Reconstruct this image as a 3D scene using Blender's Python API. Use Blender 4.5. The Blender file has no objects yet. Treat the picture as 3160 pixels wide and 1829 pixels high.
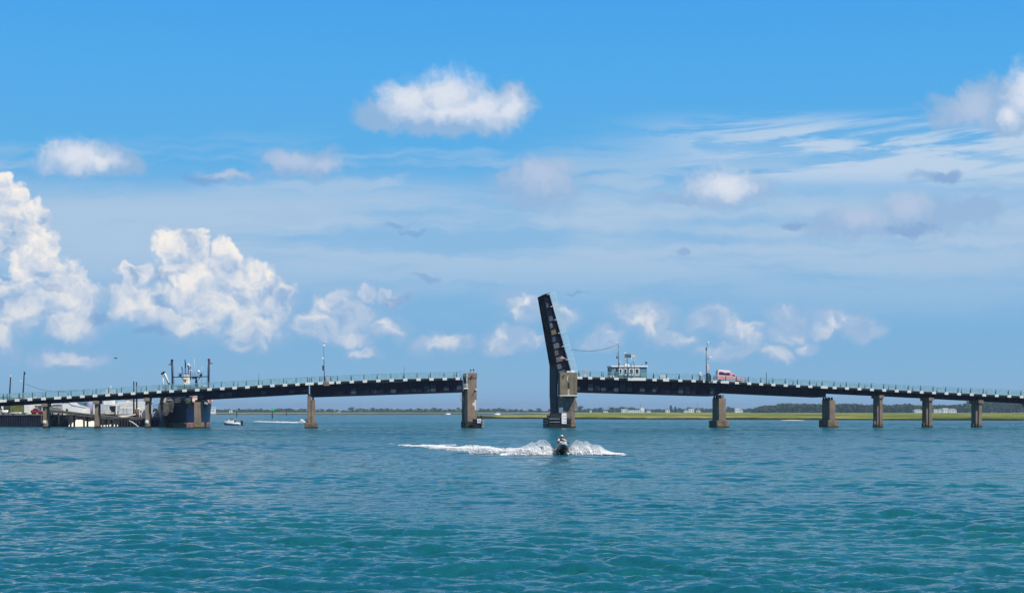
import bpy, math, random
import numpy as np
from mathutils import Vector, Matrix, noise as mnoise
R = math.radians
# ---------------------------------------------------------------- camera, sky, sun, exposure
SC = bpy.context.scene
COL = SC.collection
FPX, CX, HY, CAMH = 4800.0, 1580.0, 1268.5, 3.2      # focal length in photo pixels, principal column, horizon row, eye height
cam = bpy.data.cameras.new('camera')
cam.sensor_width = 36.0
cam.lens = 36.0 * FPX / 3160.0
cam.shift_y = (HY - 914.5) / 3160.0
cam.clip_start, cam.clip_end = 0.5, 60000
camo = bpy.data.objects.new('camera', cam)
camo.location = (0, 0, CAMH)
camo.rotation_euler = (R(90), 0, 0)
COL.objects.link(camo)
SC.camera = camo
SC.view_settings.view_transform = 'Standard'
SC.view_settings.look = 'None'
SC.view_settings.exposure = 0.0
SC.view_settings.gamma = 1.0
SC.cycles.max_bounces = 6
SC.cycles.volume_bounces = 0
SC.cycles.sample_clamp_direct = 6.0
SC.cycles.sample_clamp_indirect = 4.0
SC.cycles.transparent_max_bounces = 12

SUN_EL, SUN_AZ = 50.0, 133.0                          # azimuth clockwise from +Y
sun = bpy.data.lights.new('sun', 'SUN')
sun.energy = 5.0
sun.angle = R(0.5)
sun.color = (1.0, 0.95, 0.86)
suno = bpy.data.objects.new('sun', sun)
sd = Vector((math.sin(R(SUN_AZ)) * math.cos(R(SUN_EL)), math.cos(R(SUN_AZ)) * math.cos(R(SUN_EL)), math.sin(R(SUN_EL))))
suno.rotation_euler = sd.to_track_quat('Z', 'Y').to_euler()
suno.location = (60, -60, 90)
COL.objects.link(suno)


class NT:
    """small helper that writes node trees"""
    def __init__(s, tree):
        s.t = tree
        s.t.nodes.clear()

    def n(s, typ, ins=None, out=0, **pr):
        nd = s.t.nodes.new(typ)
        s.last = nd
        for k, v in pr.items():
            setattr(nd, k, v)
        for k, v in (ins or {}).items():
            sock = nd.inputs[k]
            if isinstance(v, bpy.types.NodeSocket):
                s.t.links.new(v, sock)
            elif isinstance(v, bpy.types.Node):
                s.t.links.new(v.outputs[0], sock)
            else:
                sock.default_value = v
        return nd.outputs[out] if len(nd.outputs) else nd

    def m(s, op, a, b=0.0, c=0.0, clamp=False):
        return s.n('ShaderNodeMath', {0: a, 1: b, 2: c}, operation=op, use_clamp=clamp)

    def v(s, op, a, b=None, c=None, out=0, scale=None):
        ins = {0: a}
        if b is not None: ins[1] = b
        if c is not None: ins[2] = c
        if scale is not None: ins['Scale'] = scale
        return s.n('ShaderNodeVectorMath', ins, out=out, operation=op)

    def ss(s, x, lo, hi, tlo=0.0, thi=1.0):
        return s.n('ShaderNodeMapRange', {0: x, 1: lo, 2: hi, 3: tlo, 4: thi}, interpolation_type='SMOOTHSTEP')

    def lin(s, x, lo, hi, tlo=0.0, thi=1.0):
        return s.n('ShaderNodeMapRange', {0: x, 1: lo, 2: hi, 3: tlo, 4: thi})

    def mix(s, f, a, b, mode='MIX'):
        nd = s.t.nodes.new('ShaderNodeMix')
        nd.data_type = 'RGBA'
        nd.blend_type = mode
        for i, v in ((0, f), (6, a), (7, b)):
            if isinstance(v, bpy.types.NodeSocket): s.t.links.new(v, nd.inputs[i])
            else: nd.inputs[i].default_value = v if i == 0 else tuple(v[:3]) + (1,)
        return nd.outputs[2]

    def noise(s, vec, scale, detail=4.0, rough=0.55, out=0, dist=0.0, lac=2.0, dim='3D'):
        return s.n('ShaderNodeTexNoise', noise_dimensions=dim, ins={'Vector': vec, 'Scale': scale, 'Detail': detail, 'Roughness': rough, 'Distortion': dist, 'Lacunarity': lac}, out=out)

    def ramp(s, x, stops):
        nd = s.t.nodes.new('ShaderNodeValToRGB')
        s.t.links.new(x, nd.inputs[0])
        el = nd.color_ramp.elements
        while len(el) > 1: el.remove(el[-1])
        el[0].position = stops[0][0]; el[0].color = tuple(stops[0][1]) + (1,)
        for p, c in stops[1:]:
            e = el.new(p); e.color = tuple(c) + (1,)
        return nd.outputs[0]


def srgb(r, g, b):
    f = lambda c: (c / 255 / 12.92) if c <= 10 else ((c / 255 + 0.055) / 1.055) ** 2.4
    return (f(r), f(g), f(b))


world = bpy.data.worlds.new('World')
SC.world = world
world.use_nodes = True
w = NT(world.node_tree)
sky = w.n('ShaderNodeTexSky', sky_type='NISHITA', sun_disc=False, sun_elevation=R(SUN_EL), sun_rotation=R(SUN_AZ), altitude=0.0, air_density=1.0, dust_density=0.6, ozone_density=2.2)
w.n('ShaderNodeTexCoord')
gen = w.last.outputs['Generated']
w.n('ShaderNodeSeparateXYZ', {0: gen})
spn = w.last
dx, dy, dz = spn.outputs[0], spn.outputs[1], spn.outputs[2]
yy = w.m('MAXIMUM', w.m('ABSOLUTE', dy), 0.08)
# tangent-plane coordinates of the sky around north, 1 unit = 100 of a 3828-unit radius
U = w.m('MULTIPLY_ADD', w.m('DIVIDE', dx, yy), 38.28, 12.60)
V = w.m('MULTIPLY_ADD', w.m('DIVIDE', dz, yy), -38.28, 10.115)
P = w.n('ShaderNodeCombineXYZ', {0: U, 1: V, 2: 0.0})
# grade of the clear sky by elevation (deeper blue aloft, pale lilac blue at the horizon)
clear = w.ramp(w.lin(dz, 0.0, 0.6), [
    (0.0, srgb(138, 184, 223)), (0.06, srgb(122, 178, 222)), (0.17, srgb(103, 174, 225)), (0.27, srgb(88, 175, 233)), (0.36, srgb(76, 171, 238)), (0.46, srgb(62, 160, 238)), (0.62, srgb(46, 126, 210)), (1.0, srgb(14, 50, 112))])
clear10 = w.v('SCALE', clear, scale=10.0)
skyc = w.mix(0.92, sky, clear10)


def field(blobs, pos, k=0.25):
    acc = None
    for (cx, cy, rx, ry) in blobs:
        q = w.v('MULTIPLY_ADD', pos, (100.0 / rx, 100.0 / ry, 0.0), (-cx / rx, -cy / ry, 0.0))
        l = w.v('LENGTH', q, out=1)
        acc = l if acc is None else w.m('SMOOTH_MIN', acc, l, k)
    return acc

wn = lambda *a, **k: w.noise(*a, dim='2D', **k)
# ---- clouds: warped coordinates
nw = wn(P, 0.9, 3, 0.55, out=1)
nf = wn(P, 3.0, 2, 0.5, out=1)
off1 = w.v('MULTIPLY', w.v('SUBTRACT', nw, (0.5, 0.5, 0.5)), (0.75, 0.65, 0.0))
off2 = w.v('MULTIPLY', w.v('SUBTRACT', nf, (0.5, 0.5, 0.5)), (0.16, 0.16, 0.0))
Pw = w.v('ADD', w.v('ADD', P, off1), off2)
# soft version for the fuzzy puffs
Ps = w.v('ADD', P, w.v('SCALE', off1, scale=0.75))
Ps = w.v('ADD', Ps, w.v('SCALE', off2, scale=0.9))

CUM = [(0, 452, 38, 34), (20, 500, 62, 48), (82, 540, 44, 52), (40, 590, 88, 56), (122, 605, 34, 40), (96, 660, 66, 48), (152, 700, 62, 58), (196, 735, 46, 46), (60, 740, 80, 60), (0, 780, 60, 70), (176, 800, 60, 34), (170, 880, 66, 17),
       (424, 615, 50, 50), (474, 602, 42, 38), (470, 665, 72, 56), (556, 622, 30, 34), (566, 662, 54, 42), (618, 680, 50, 44), (330, 676, 46, 28), (318, 735, 54, 44), (410, 745, 90, 50), (498, 752, 76, 60), (566, 738, 74, 62), (650, 728, 54, 40), (702, 750, 34, 40), (480, 800, 80, 22), (632, 806, 66, 32), (610, 846, 40, 16),
       (826, 748, 38, 30), (862, 790, 50, 42), (898, 728, 20, 20), (950, 808, 46, 22), (858, 830, 46, 20), (892, 868, 34, 12), (784, 800, 60, 30), (960, 730, 40, 16),
       (1080, 850, 48, 22), (1124, 838, 40, 16), (1044, 838, 26, 12), (1296, 758, 46, 34), (1372, 778, 40, 22), (1256, 838, 60, 22), (1232, 862, 34, 12),
       (1570, 768, 46, 30), (1622, 800, 42, 34), (1670, 832, 50, 13), (1478, 830, 40, 24), (1756, 786, 54, 24), (1820, 810, 46, 24), (1850, 836, 36, 22), (1800, 864, 60, 14),
       (1938, 786, 40, 30), (1926, 822, 40, 18), (2018, 808, 34, 17), (2112, 810, 34, 22), (1978, 852, 26, 14), (1914, 870, 26, 16), (2060, 790, 50, 24)]
CUM = CUM[:12] + CUM[12:]
mC = field(CUM, Pw, 0.22)
nb = wn(P, 6.5, 5, 0.62)
covC0 = w.m('ADD', w.m('SUBTRACT', 1.0, mC), w.m('MULTIPLY', w.m('SUBTRACT', nb, 0.5), 0.30))
# cauliflower lobes: light from the upper right on rounded cells
def lobes(scale, rnd):
    vn = w.n('ShaderNodeTexVoronoi', {'Vector': Pw, 'Scale': scale, 'Randomness': rnd}, feature='F1', voronoi_dimensions='2D')
    pos = w.last.outputs['Position']
    d = w.v('SUBTRACT', Pw, pos)
    dist_ = w.v('LENGTH', d, out=1)
    dim = w.ss(dist_, 0.72 / scale, 0.18 / scale)
    return w.m('MULTIPLY', w.v('DOT_PRODUCT', d, (0.42 * scale, -0.85 * scale, 0.0), out=1), w.m('MULTIPLY', dim, 1.9)), w.m('MULTIPLY_ADD', dist_, -scale, 0.45)
(l0, e0), (l1, e1), (l2, e2) = lobes(0.95, 1.0), lobes(2.1, 1.0), lobes(5.0, 1.0)
covC0 = w.m('ADD', covC0, w.m('MULTIPLY_ADD', e1, 0.5, 0.06))
edge = w.m('MULTIPLY_ADD', e2, 0.26, covC0)
covC = w.ss(edge, w.ss(V, 6.0, 8.2, -0.05, -0.27), w.ss(V, 6.0, 8.2, 0.32, 0.6))
nsh = wn(w.v('ADD', Pw, (31.0, 17.0, 0.0)), 1.3, 4, 0.52)
farfade = w.ss(V, 6.4, 8.9, 1.0, 0.5)
rightfade = w.ss(U, 7.2, 10.5, 1.0, 0.3)
aC = w.m('MULTIPLY', w.m('MULTIPLY', covC, farfade), w.m('MAXIMUM', rightfade, w.ss(nsh, 0.42, 0.66, 0.2, 0.95)))
# the same noise a step away from the sun: its difference is relief
nsh2 = wn(w.v('ADD', Pw, (31.07, 16.86, 0.0)), 1.3, 4, 0.52)
relief = w.m('MULTIPLY', w.m('SUBTRACT', nsh, nsh2), 0.45)
lit = w.m('ADD', w.m('MULTIPLY_ADD', l1, 0.20, w.m('MULTIPLY_ADD', l0, 0.30, 0.70)), w.m('MULTIPLY_ADD', l2, 0.06, relief))
core = w.ss(covC0, 0.05, 0.9, 0.10, -0.10)
lit = w.m('ADD', lit, core)
lit = w.m('ADD', lit, w.m('MULTIPLY', w.m('SUBTRACT', nsh, 0.5), 1.5), clamp=True)
colC = w.ramp(lit, [(0.0, srgb(135, 168, 212)), (0.3, srgb(162, 190, 221)), (0.55, srgb(200, 212, 229)), (0.8, srgb(230, 231, 234)), (1.0, srgb(247, 242, 236))])

# ---- soft puffs: lilac body and bright heart
GREY = [(1090, 262, 178, 74), (935, 285, 84, 40), (1245, 262, 70, 70), (1090, 306, 190, 34), (205, 392, 136, 56), (300, 402, 72, 40), (748, 402, 130, 52), (690, 388, 50, 26), (560, 432, 90, 14), (1330, 452, 128, 78), (1786, 466, 138, 56), (1690, 488, 150, 16), (2110, 548, 160, 44), (2262, 530, 140, 60), (2400, 518, 90, 34), (1960, 548, 44, 14), (2300, 432, 90, 20), (2460, 250, 110, 70), (2380, 270, 120, 50), (2480, 300, 100, 40)]
BRT = [(1100, 232, 108, 66), (1010, 250, 80, 56), (1185, 262, 80, 52), (1110, 276, 160, 26), (1255, 266, 46, 48), (185, 384, 104, 48), (250, 396, 60, 30), (1782, 456, 100, 44), (2530, 225, 66, 84), (2492, 286, 40, 28)]
DARK = [(400, 680, 42, 22), (122, 712, 26, 16), (20, 678, 24, 10), (968, 560, 44, 13), (1010, 574, 50, 9), (1040, 686, 42, 13), (1674, 622, 26, 16), (970, 738, 54, 18), (240, 780, 40, 14), (0, 746, 14, 20), (370, 812, 60, 14), (1430, 720, 40, 5), (2330, 430, 60, 20), (1960, 548, 44, 12), (2240, 560, 80, 20), (500, 440, 70, 12)]
BR2 = [(1335, 432, 100, 50), (716, 392, 80, 30), (800, 405, 60, 26), (2236, 504, 66, 40), (2120, 534, 84, 32), (2400, 268, 80, 50), (560, 430, 60, 12)]
nsf = w.m('MULTIPLY', w.m('SUBTRACT', wn(Ps, 2.4, 7, 0.62), 0.5), 0.95)
mG = w.m('ADD', w.m('SUBTRACT', 1.0, field(GREY, Ps, 0.3)), nsf)
mB = w.m('ADD', w.m('SUBTRACT', 1.0, field(BRT, Ps, 0.3)), nsf)
mB2 = w.m('ADD', w.m('SUBTRACT', 1.0, field(BR2, Ps, 0.3)), nsf)
aB2 = w.ss(mB2, -0.2, 0.9, 0.0, 0.52)
mD = w.m('ADD', w.m('SUBTRACT', 1.0, field(DARK, Pw, 0.2)), w.m('MULTIPLY', w.m('SUBTRACT', nb, 0.5), 0.7))
aG = w.ss(mG, -0.12, 0.50, 0.0, 0.85)
aH = w.m('MULTIPLY', w.ss(covC0, -0.85, 0.25, 0.0, 0.7), w.ss(V, 6.2, 7.6, 0.15, 1.0))
aB = w.ss(mB, -0.25, 1.0, 0.0, 0.92)
aD = w.ss(mD, -0.05, 0.6, 0.0, 0.45)

# ---- high veil: streaks stretched sideways, and a milky layer below them
Pst = w.v('MULTIPLY', w.v('ADD', P, w.v('SCALE', off1, scale=0.6)), (0.16, 1.25, 1.0))
st = wn(Pst, 0.9, 6, 0.55)
Prot = w.v('ADD', P, w.n('ShaderNodeCombineXYZ', {0: 0.0, 1: w.m('MULTIPLY', U, 0.085), 2: 3.0}))
st2 = wn(w.v('MULTIPLY', Prot, (0.2, 1.7, 1.0)), 1.0, 7, 0.62, dist=0.3)
band = w.m('MULTIPLY', w.ss(V, 2.9, 4.6), w.ss(V, 8.6, 6.2))
lay = w.m('MULTIPLY', w.ss(V, 3.9, 5.2), w.ss(V, 8.4, 6.0))
bandR = w.m('MULTIPLY', w.m('MULTIPLY', w.ss(V, 2.6, 3.4), w.ss(V, 4.9, 4.1)), w.ss(U, 14.0, 20.0))
a1 = w.m('MULTIPLY', w.ss(st, 0.42, 0.62), w.m('MULTIPLY', band, 0.8))
a2 = w.m('MULTIPLY', lay, w.ss(st, 0.28, 0.58, 0.40, 0.95))
a3 = w.m('MULTIPLY', bandR, w.ss(st2, 0.40, 0.56, 0.08, 1.0))
veil = w.m('MAXIMUM', w.m('MAXIMUM', a1, a2), a3)

K = lambda c: tuple(10 * x for x in c)
c = skyc
c = w.mix(veil, c, K(srgb(173, 200, 227)))
c = w.mix(w.m('MULTIPLY', a3, 0.6), c, K(srgb(196, 216, 237)))
c = w.mix(aG, c, K(srgb(150, 183, 219)))
c = w.mix(aB2, c, K(srgb(200, 210, 230)))
c = w.mix(aB, c, K(srgb(226, 231, 241)))
c = w.mix(aH, c, K(srgb(160, 188, 222)))
c = w.mix(aC, c, w.v('SCALE', colC, scale=10.0))
c = w.mix(aD, c, K(srgb(116, 156, 208)))
front = w.m('MULTIPLY', w.ss(dy, -0.05, 0.12), w.ss(dz, -0.02, 0.0))
front2 = w.m('MULTIPLY', front, w.ss(dz, 0.75, 0.5))
c = w.mix(front2, skyc, c)
bg = w.n('ShaderNodeBackground', {'Color': c, 'Strength': 0.1})
w.n('ShaderNodeOutputWorld', {0: bg})
world.cycles.sampling_method = 'MANUAL'
world.cycles.sample_map_resolution = 512
# ---------------------------------------------------------------- materials
MATS = {}
def mat(name, col, rough=0.6, metal=0.0, spec=0.4, var=0.0, vscale=1.0, bump=0.0, bscale=8.0, coat=0.0, streak=None, emis=None):
    """plain surface with procedural variation: var = colour variation, streak = (colour, amount) vertical run-off stains"""
    if name in MATS: return MATS[name]
    m = bpy.data.materials.new(name); m.use_nodes = True
    t = NT(m.node_tree)
    t.n('ShaderNodeTexCoord'); co = t.last.outputs['Object']
    base = tuple(col)
    c = None
    nz = t.noise(co, vscale, 6, 0.6)
    if var > 0:
        lo = tuple(x * (1 - var) for x in base); hi = tuple(min(1, x * (1 + var)) for x in base)
        c = t.mix(t.ss(nz, 0.3, 0.7), lo, hi)
    if streak:
        sc, amt = streak
        sv = t.v('MULTIPLY', co, (1.7, 1.7, 0.12))
        sn = t.noise(sv, 1.6, 6, 0.65)
        f = t.ss(sn, 0.48, 0.72, 0.0, amt)
        c = t.mix(f, c if c is not None else base, sc)
    b = {'Roughness': rough, 'Metallic': metal, 'Specular IOR Level': spec, 'Coat Weight': coat}
    b['Base Color'] = c if c is not None else base + (1,)
    if bump > 0:
        bn = t.n('ShaderNodeBump', {'Height': t.noise(co, bscale, 5, 0.6), 'Strength': 0.6, 'Distance': bump})
        b['Normal'] = bn
    sh = t.n('ShaderNodeBsdfPrincipled', b)
    t.n('ShaderNodeOutputMaterial', {0: sh})
    MATS[name] = m
    return m


# ---------------------------------------------------------------- mesh builder
class MB:
    def __init__(s): s.v = []; s.f = []; s.sm = []
    def add(s, vs, fs, smooth=False):
        o = len(s.v); s.v += [tuple(p) for p in vs]; s.f += [tuple(i + o for i in f) for f in fs]; s.sm += [smooth] * len(fs); return s
    def box(s, x0, x1, y0, y1, z0, z1, M=None):
        vs = [Vector(p) for p in ((x0, y0, z0), (x1, y0, z0), (x1, y1, z0), (x0, y1, z0), (x0, y0, z1), (x1, y0, z1), (x1, y1, z1), (x0, y1, z1))]
        if M is not None: vs = [M @ p for p in vs]
        return s.add(vs, [(0, 3, 2, 1), (4, 5, 6, 7), (0, 1, 5, 4), (1, 2, 6, 5), (2, 3, 7, 6), (3, 0, 4, 7)])
    def hexa(s, b, t):
        """box from four bottom and four top corners"""
        return s.add(list(b) + list(t), [(0, 3, 2, 1), (4, 5, 6, 7), (0, 1, 5, 4), (1, 2, 6, 5), (2, 3, 7, 6), (3, 0, 4, 7)])
    def tube(s, pts, r, n=8, caps=True, smooth=True):
        pts = [Vector(p) for p in pts]
        rs = r if isinstance(r, (list, tuple)) else [r] * len(pts)
        vs, fs = [], []
        up = Vector((0, 0, 1))
        d0 = (pts[1] - pts[0]).normalized()
        a = d0.cross(up)
        if a.length < 1e-3: a = d0.cross(Vector((1, 0, 0)))
        a.normalize()
        for i, p in enumerate(pts):
            d = (pts[min(i + 1, len(pts) - 1)] - pts[max(i - 1, 0)])
            if d.length < 1e-9: d = d0
            d.normalize()
            a = (a - d * a.dot(d))
            if a.length < 1e-6: a = d.orthogonal()
            a.normalize()
            b = d.cross(a)
            for k in range(n):
                t = 2 * math.pi * k / n
                vs.append(p + (a * math.cos(t) + b * math.sin(t)) * rs[i])
        for i in range(len(pts) - 1):
            for k in range(n):
                k2 = (k + 1) % n
                fs.append((i * n + k, i * n + k2, (i + 1) * n + k2, (i + 1) * n + k))
        s.add(vs, fs, smooth)
        if caps:
            o = len(s.v) - len(vs)
            s.f.append(tuple(o + k for k in reversed(range(n)))); s.sm.append(False)
            s.f.append(tuple(o + (len(pts) - 1) * n + k for k in range(n))); s.sm.append(False)
        return s
    def bar(s, p, q, w, h=None):
        """square bar from p to q"""
        h = h or w
        p, q = Vector(p), Vector(q)
        d = (q - p).normalized()
        a = d.cross(Vector((0, 0, 1)))
        if a.length < 1e-3: a = Vector((1, 0, 0))
        a.normalize(); b = a.cross(d).normalized()
        c = [(-1, -1), (1, -1), (1, 1), (-1, 1)]
        return s.hexa([p + a * x * w / 2 + b * y * h / 2 for x, y in c], [q + a * x * w / 2 + b * y * h / 2 for x, y in c])
    def lathe(s, prof, cx=0, cy=0, n=16, smooth=True, M=None):
        vs = []
        for r, z in prof:
            for k in range(n):
                t = 2 * math.pi * k / n
                p = Vector((cx + r * math.cos(t), cy + r * math.sin(t), z))
                vs.append(M @ p if M is not None else p)
        fs = [(i * n + k, i * n + (k + 1) % n, (i + 1) * n + (k + 1) % n, (i + 1) * n + k) for i in range(len(prof) - 1) for k in range(n)]
        s.add(vs, fs, smooth)
        o = len(s.v) - len(vs)
        s.f.append(tuple(o + k for k in reversed(range(n)))); s.sm.append(False)
        s.f.append(tuple(o + (len(prof) - 1) * n + k for k in range(n))); s.sm.append(False)
        return s
    def prism(s, poly, y0, y1, M=None):
        """outline in x,z extruded along y"""
        n = len(poly)
        vs = [Vector((x, y0, z)) for x, z in poly] + [Vector((x, y1, z)) for x, z in poly]
        if M is not None: vs = [M @ p for p in vs]
        fs = [tuple(range(n)), tuple(reversed(range(n, 2 * n)))] + [(i + n, (i + 1) % n + n, (i + 1) % n, i) for i in range(n)]
        return s.add(vs, fs)
    def loft(s, rings, smooth=True, caps=True):
        n = len(rings[0]); vs = [p for r in rings for p in r]
        fs = [(i * n + k, i * n + (k + 1) % n, (i + 1) * n + (k + 1) % n, (i + 1) * n + k) for i in range(len(rings) - 1) for k in range(n)]
        s.add(vs, fs, smooth)
        if caps:
            o = len(s.v) - len(vs)
            s.f.append(tuple(o + k for k in reversed(range(n)))); s.sm.append(False)
            s.f.append(tuple(o + (len(rings) - 1) * n + k for k in range(n))); s.sm.append(False)
        return s
    def ball(s, c, r, n=10, sq=(1, 1, 1)):
        rings = []
        for i in range(1, n // 2 + 3):
            a = math.pi * i / (n // 2 + 3)
            rings.append([(c[0] + r * sq[0] * math.sin(a) * math.cos(2 * math.pi * k / n), c[1] + r * sq[1] * math.sin(a) * math.sin(2 * math.pi * k / n), c[2] - r * sq[2] * math.cos(a)) for k in range(n)])
        return s.loft(rings)
    def mesh(s, name):
        me = bpy.data.meshes.new(name)
        me.from_pydata(s.v, [], s.f)
        me.polygons.foreach_set('use_smooth', s.sm)
        me.update()
        return me
    def build(s, name, m, parent=None, loc=None, rz=0, bevel=0.0, fix=False):
        me = s.mesh(name)
        if fix:
            import bmesh
            b = bmesh.new(); b.from_mesh(me); bmesh.ops.recalc_face_normals(b, faces=b.faces); b.to_mesh(me); b.free()
        me.materials.append(m)
        o = bpy.data.objects.new(name, me)
        COL.objects.link(o)
        if parent: o.parent = parent
        if loc: o.location = loc
        o.rotation_euler.z = rz
        if bevel:
            b = o.modifiers.new('bevel', 'BEVEL'); b.width = bevel; b.segments = 2; b.limit_method = 'ANGLE'
        return o


def tag(o, label=None, cat=None, group=None, kind=None):
    if label: o['label'] = label
    if cat: o['category'] = cat
    if group: o['group'] = group
    if kind: o['kind'] = kind
    return o
def empty(name, loc=(0, 0, 0), rz=0.0, label=None, cat=None, group=None):
    o = bpy.data.objects.new(name, None); COL.objects.link(o)
    o.empty_display_size = 0.3
    o.location = loc; o.rotation_euler = (0, 0, rz)
    return tag(o, label, cat, group)
def copy_tree(o, parent=None):
    c = o.copy(); COL.objects.link(c); c.parent = parent
    for ch in [x for x in o.children]: copy_tree(ch, c)
    return c
def W(px, py, Y):
    """photo pixel at distance Y -> world point"""
    return Vector(((px - CX) / FPX * Y, Y, CAMH + (HY - py) / FPX * Y))
def wl(py):
    """distance of a water-level point seen at row py"""
    return CAMH * FPX / (py - HY)
# ---------------------------------------------------------------- water
def build_water():
    rng = np.random.default_rng(11)
    # wave components: wavelength, direction, amplitude
    comps = []
    for i in range(140):
        L = 0.12 * (1.9 / 0.12) ** (rng.random() ** 1.15)
        a = R(90) + rng.normal(0, R(24))
        slope = 0.038 * (0.7 if L > 1.8 else 1.0) * (1.15 if L < 1.2 else 1.0)
        amp = slope * L / (2 * math.pi) * (0.6 + 0.8 * rng.random())
        comps.append((2 * math.pi / L, math.cos(a), math.sin(a), amp, rng.random() * 6.28, L))
    for i in range(26):
        L = 1.8 * (5.5 / 1.8) ** rng.random(); a = R(90) + rng.normal(0, R(26))
        comps.append((2 * math.pi / L, math.cos(a), math.sin(a), 0.019 * L / (2 * math.pi) * (0.6 + 0.8 * rng.random()), rng.random() * 6.28, L))
    ys = [11.0]; n440 = 1
    while ys[-1] < 1500:
        y = ys[-1]; d_ = max(0.06, y * y / (1555 * CAMH) * 0.30)
        ys.append(y + (min(d_, 0.42) if y < 440 else min(d_, .42 * 1.03 ** (len(ys) - n440))))
        if y < 440: n440 = len(ys)
    ys = np.array(ys); ks = np.concatenate([np.linspace(-0.95, -0.37, 130)[:-1], np.linspace(-0.37, 0.37, 700), np.linspace(0.37, 0.95, 130)[1:]]); NX = len(ks)
    X = (ys[:, None] * ks[None, :]).astype(np.float32); Y = np.repeat(ys[:, None], NX, 1).astype(np.float32)
    dy = np.gradient(ys)[:, None]; dxx = ys[:, None] * np.gradient(ks)[None, :]
    Z = np.zeros_like(X); DX = np.zeros_like(X); DY = np.zeros_like(X)
    # patches of calmer and rougher water
    gust = 0.75 + 0.3 * np.sin(X * 0.11 + 1.3 * np.sin(Y * 0.045) + 1) * np.sin(Y * 0.083 + 0.8 * np.sin(X * 0.05)) + 0.2 * np.sin(X * 0.31 + Y * 0.23)
    for k, cx, sy, amp, ph, L in comps:
        t = np.clip((L / (2.1 * np.maximum(dy * abs(sy) , dxx * abs(cx))) - 1) / 1.2, 0, 1)
        if t.max() <= 0: continue
        A = (amp * t * gust).astype(np.float32)
        th = (np.float32(k * cx) * X + np.float32(k * sy) * Y) + np.float32(ph)
        Z += A * np.sin(th)
        q = 0.8
        DX -= q * A * cx * np.cos(th) * -1; DY -= q * A * sy * np.cos(th) * -1
    edge = np.clip((0.95 - np.abs(ks)) / 0.03, 0, 1)[None, :]
    Z *= edge
    co = np.stack([X - DX * -1 * 0 + DX * -1, Y + DY * -1, Z], -1).reshape(-1, 3)
    NYr = len(ys)
    idx = np.arange(NYr * NX).reshape(NYr, NX)
    fa = np.stack([idx[:-1, :-1], idx[:-1, 1:], idx[1:, 1:], idx[1:, :-1]], -1).reshape(-1, 4)
    # flat water round it: behind, both sides and on to the horizon
    e = 16000.0; y0, y1 = ys[0], ys[-1]; a0, a1 = y0 * 0.95, y1 * 0.95
    ex = np.array([[-a0, y0, 0], [a0, y0, 0], [a1, y1, 0], [-a1, y1, 0], [-e, -60, 0], [e, -60, 0], [e, y1, 0], [-e, y1, 0], [e, 14000, 0], [-e, 14000, 0]], float)
    b = len(co)
    fb = np.array([[b + 4, b + 5, b + 1, b + 0], [b + 1, b + 5, b + 6, b + 2], [b + 4, b + 0, b + 3, b + 7], [b + 7, b + 6, b + 8, b + 9]])
    co = np.concatenate([co, ex]); fa = np.concatenate([fa, fb])
    me = bpy.data.meshes.new('water')
    me.vertices.add(len(co)); me.vertices.foreach_set('co', co.astype(np.float32).ravel())
    me.loops.add(len(fa) * 4); me.loops.foreach_set('vertex_index', fa.astype(np.int32).ravel())
    me.polygons.add(len(fa)); me.polygons.foreach_set('loop_start', np.arange(0, len(fa) * 4, 4, dtype=np.int32))
    me.polygons.foreach_set('use_smooth', np.ones(len(fa), bool))
    me.update(calc_edges=True); me.validate()
    m = bpy.data.materials.new('sea_water'); m.use_nodes = True
    t = NT(m.node_tree)
    g = t.n('ShaderNodeNewGeometry')
    n1 = t.noise(t.v('MULTIPLY', g, (0.6, 1.0, 1.0)), 3.0, 5, 0.55)
    n2 = t.noise(t.v('MULTIPLY', g, (0.5, 1.0, 1.0)), 0.40, 6, 0.62)
    n3 = t.noise(t.v('MULTIPLY', g, (0.35, 1.0, 1.0)), 0.02, 5, 0.6)
    dist = t.v('LENGTH', g, out=1)
    n2a = t.m('MULTIPLY', n2, t.ss(dist, 40, 300, 0.05, 0.7))
    n0 = t.noise(t.v('MULTIPLY', g, (0.6, 1.0, 1.0)), 11.0, 3, 0.55)
    n1 = t.m('MULTIPLY_ADD', n0, 0.17, n1)
    lane = t.ss(t.noise(t.v('MULTIPLY', g, (0.12, 1.0, 1.0)), 0.035, 4, 0.55), 0.3, 0.7, 0.45, 1.35)
    n2a = t.m('MULTIPLY', n2a, lane)
    bh = t.m('MULTIPLY_ADD', n1, 0.14, t.m('MULTIPLY', n2a, 1.5))
    m1 = t.noise(t.v('MULTIPLY', g, (0.45, 1.0, 1.0)), 0.085, 5, 0.62)
    m2 = t.noise(t.v('MULTIPLY', g, (0.35, 1.0, 1.0)), 0.018, 5, 0.62)
    bh = t.m('ADD', bh, t.m('MULTIPLY', m1, t.ss(dist, 250, 500, 0.0, 5.0)))
    bh = t.m('ADD', bh, t.m('MULTIPLY', m2, t.ss(dist, 350, 900, 0.0, 16.0)))
    bump = t.n('ShaderNodeBump', {'Height': bh, 'Strength': 1.0, 'Distance': 1.0})
    body = t.mix(t.ss(n3, 0.35, 0.65), WATER_A, WATER_B)
    pr = t.n('ShaderNodeBsdfPrincipled', {'Base Color': body, 'Roughness': t.ss(dist, 40, 400, 0.05, 0.20), 'IOR': 1.333, 'Specular IOR Level': 0.6, 'Normal': bump})
    t.n('ShaderNodeOutputMaterial', {0: pr})
    me.materials.append(m)
    o = bpy.data.objects.new('water', me); COL.objects.link(o)
    tag(o, kind='structure')
    return o
WATER_A, WATER_B = (0.005, 0.092, 0.126), (0.010, 0.120, 0.126)
build_water()
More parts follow.
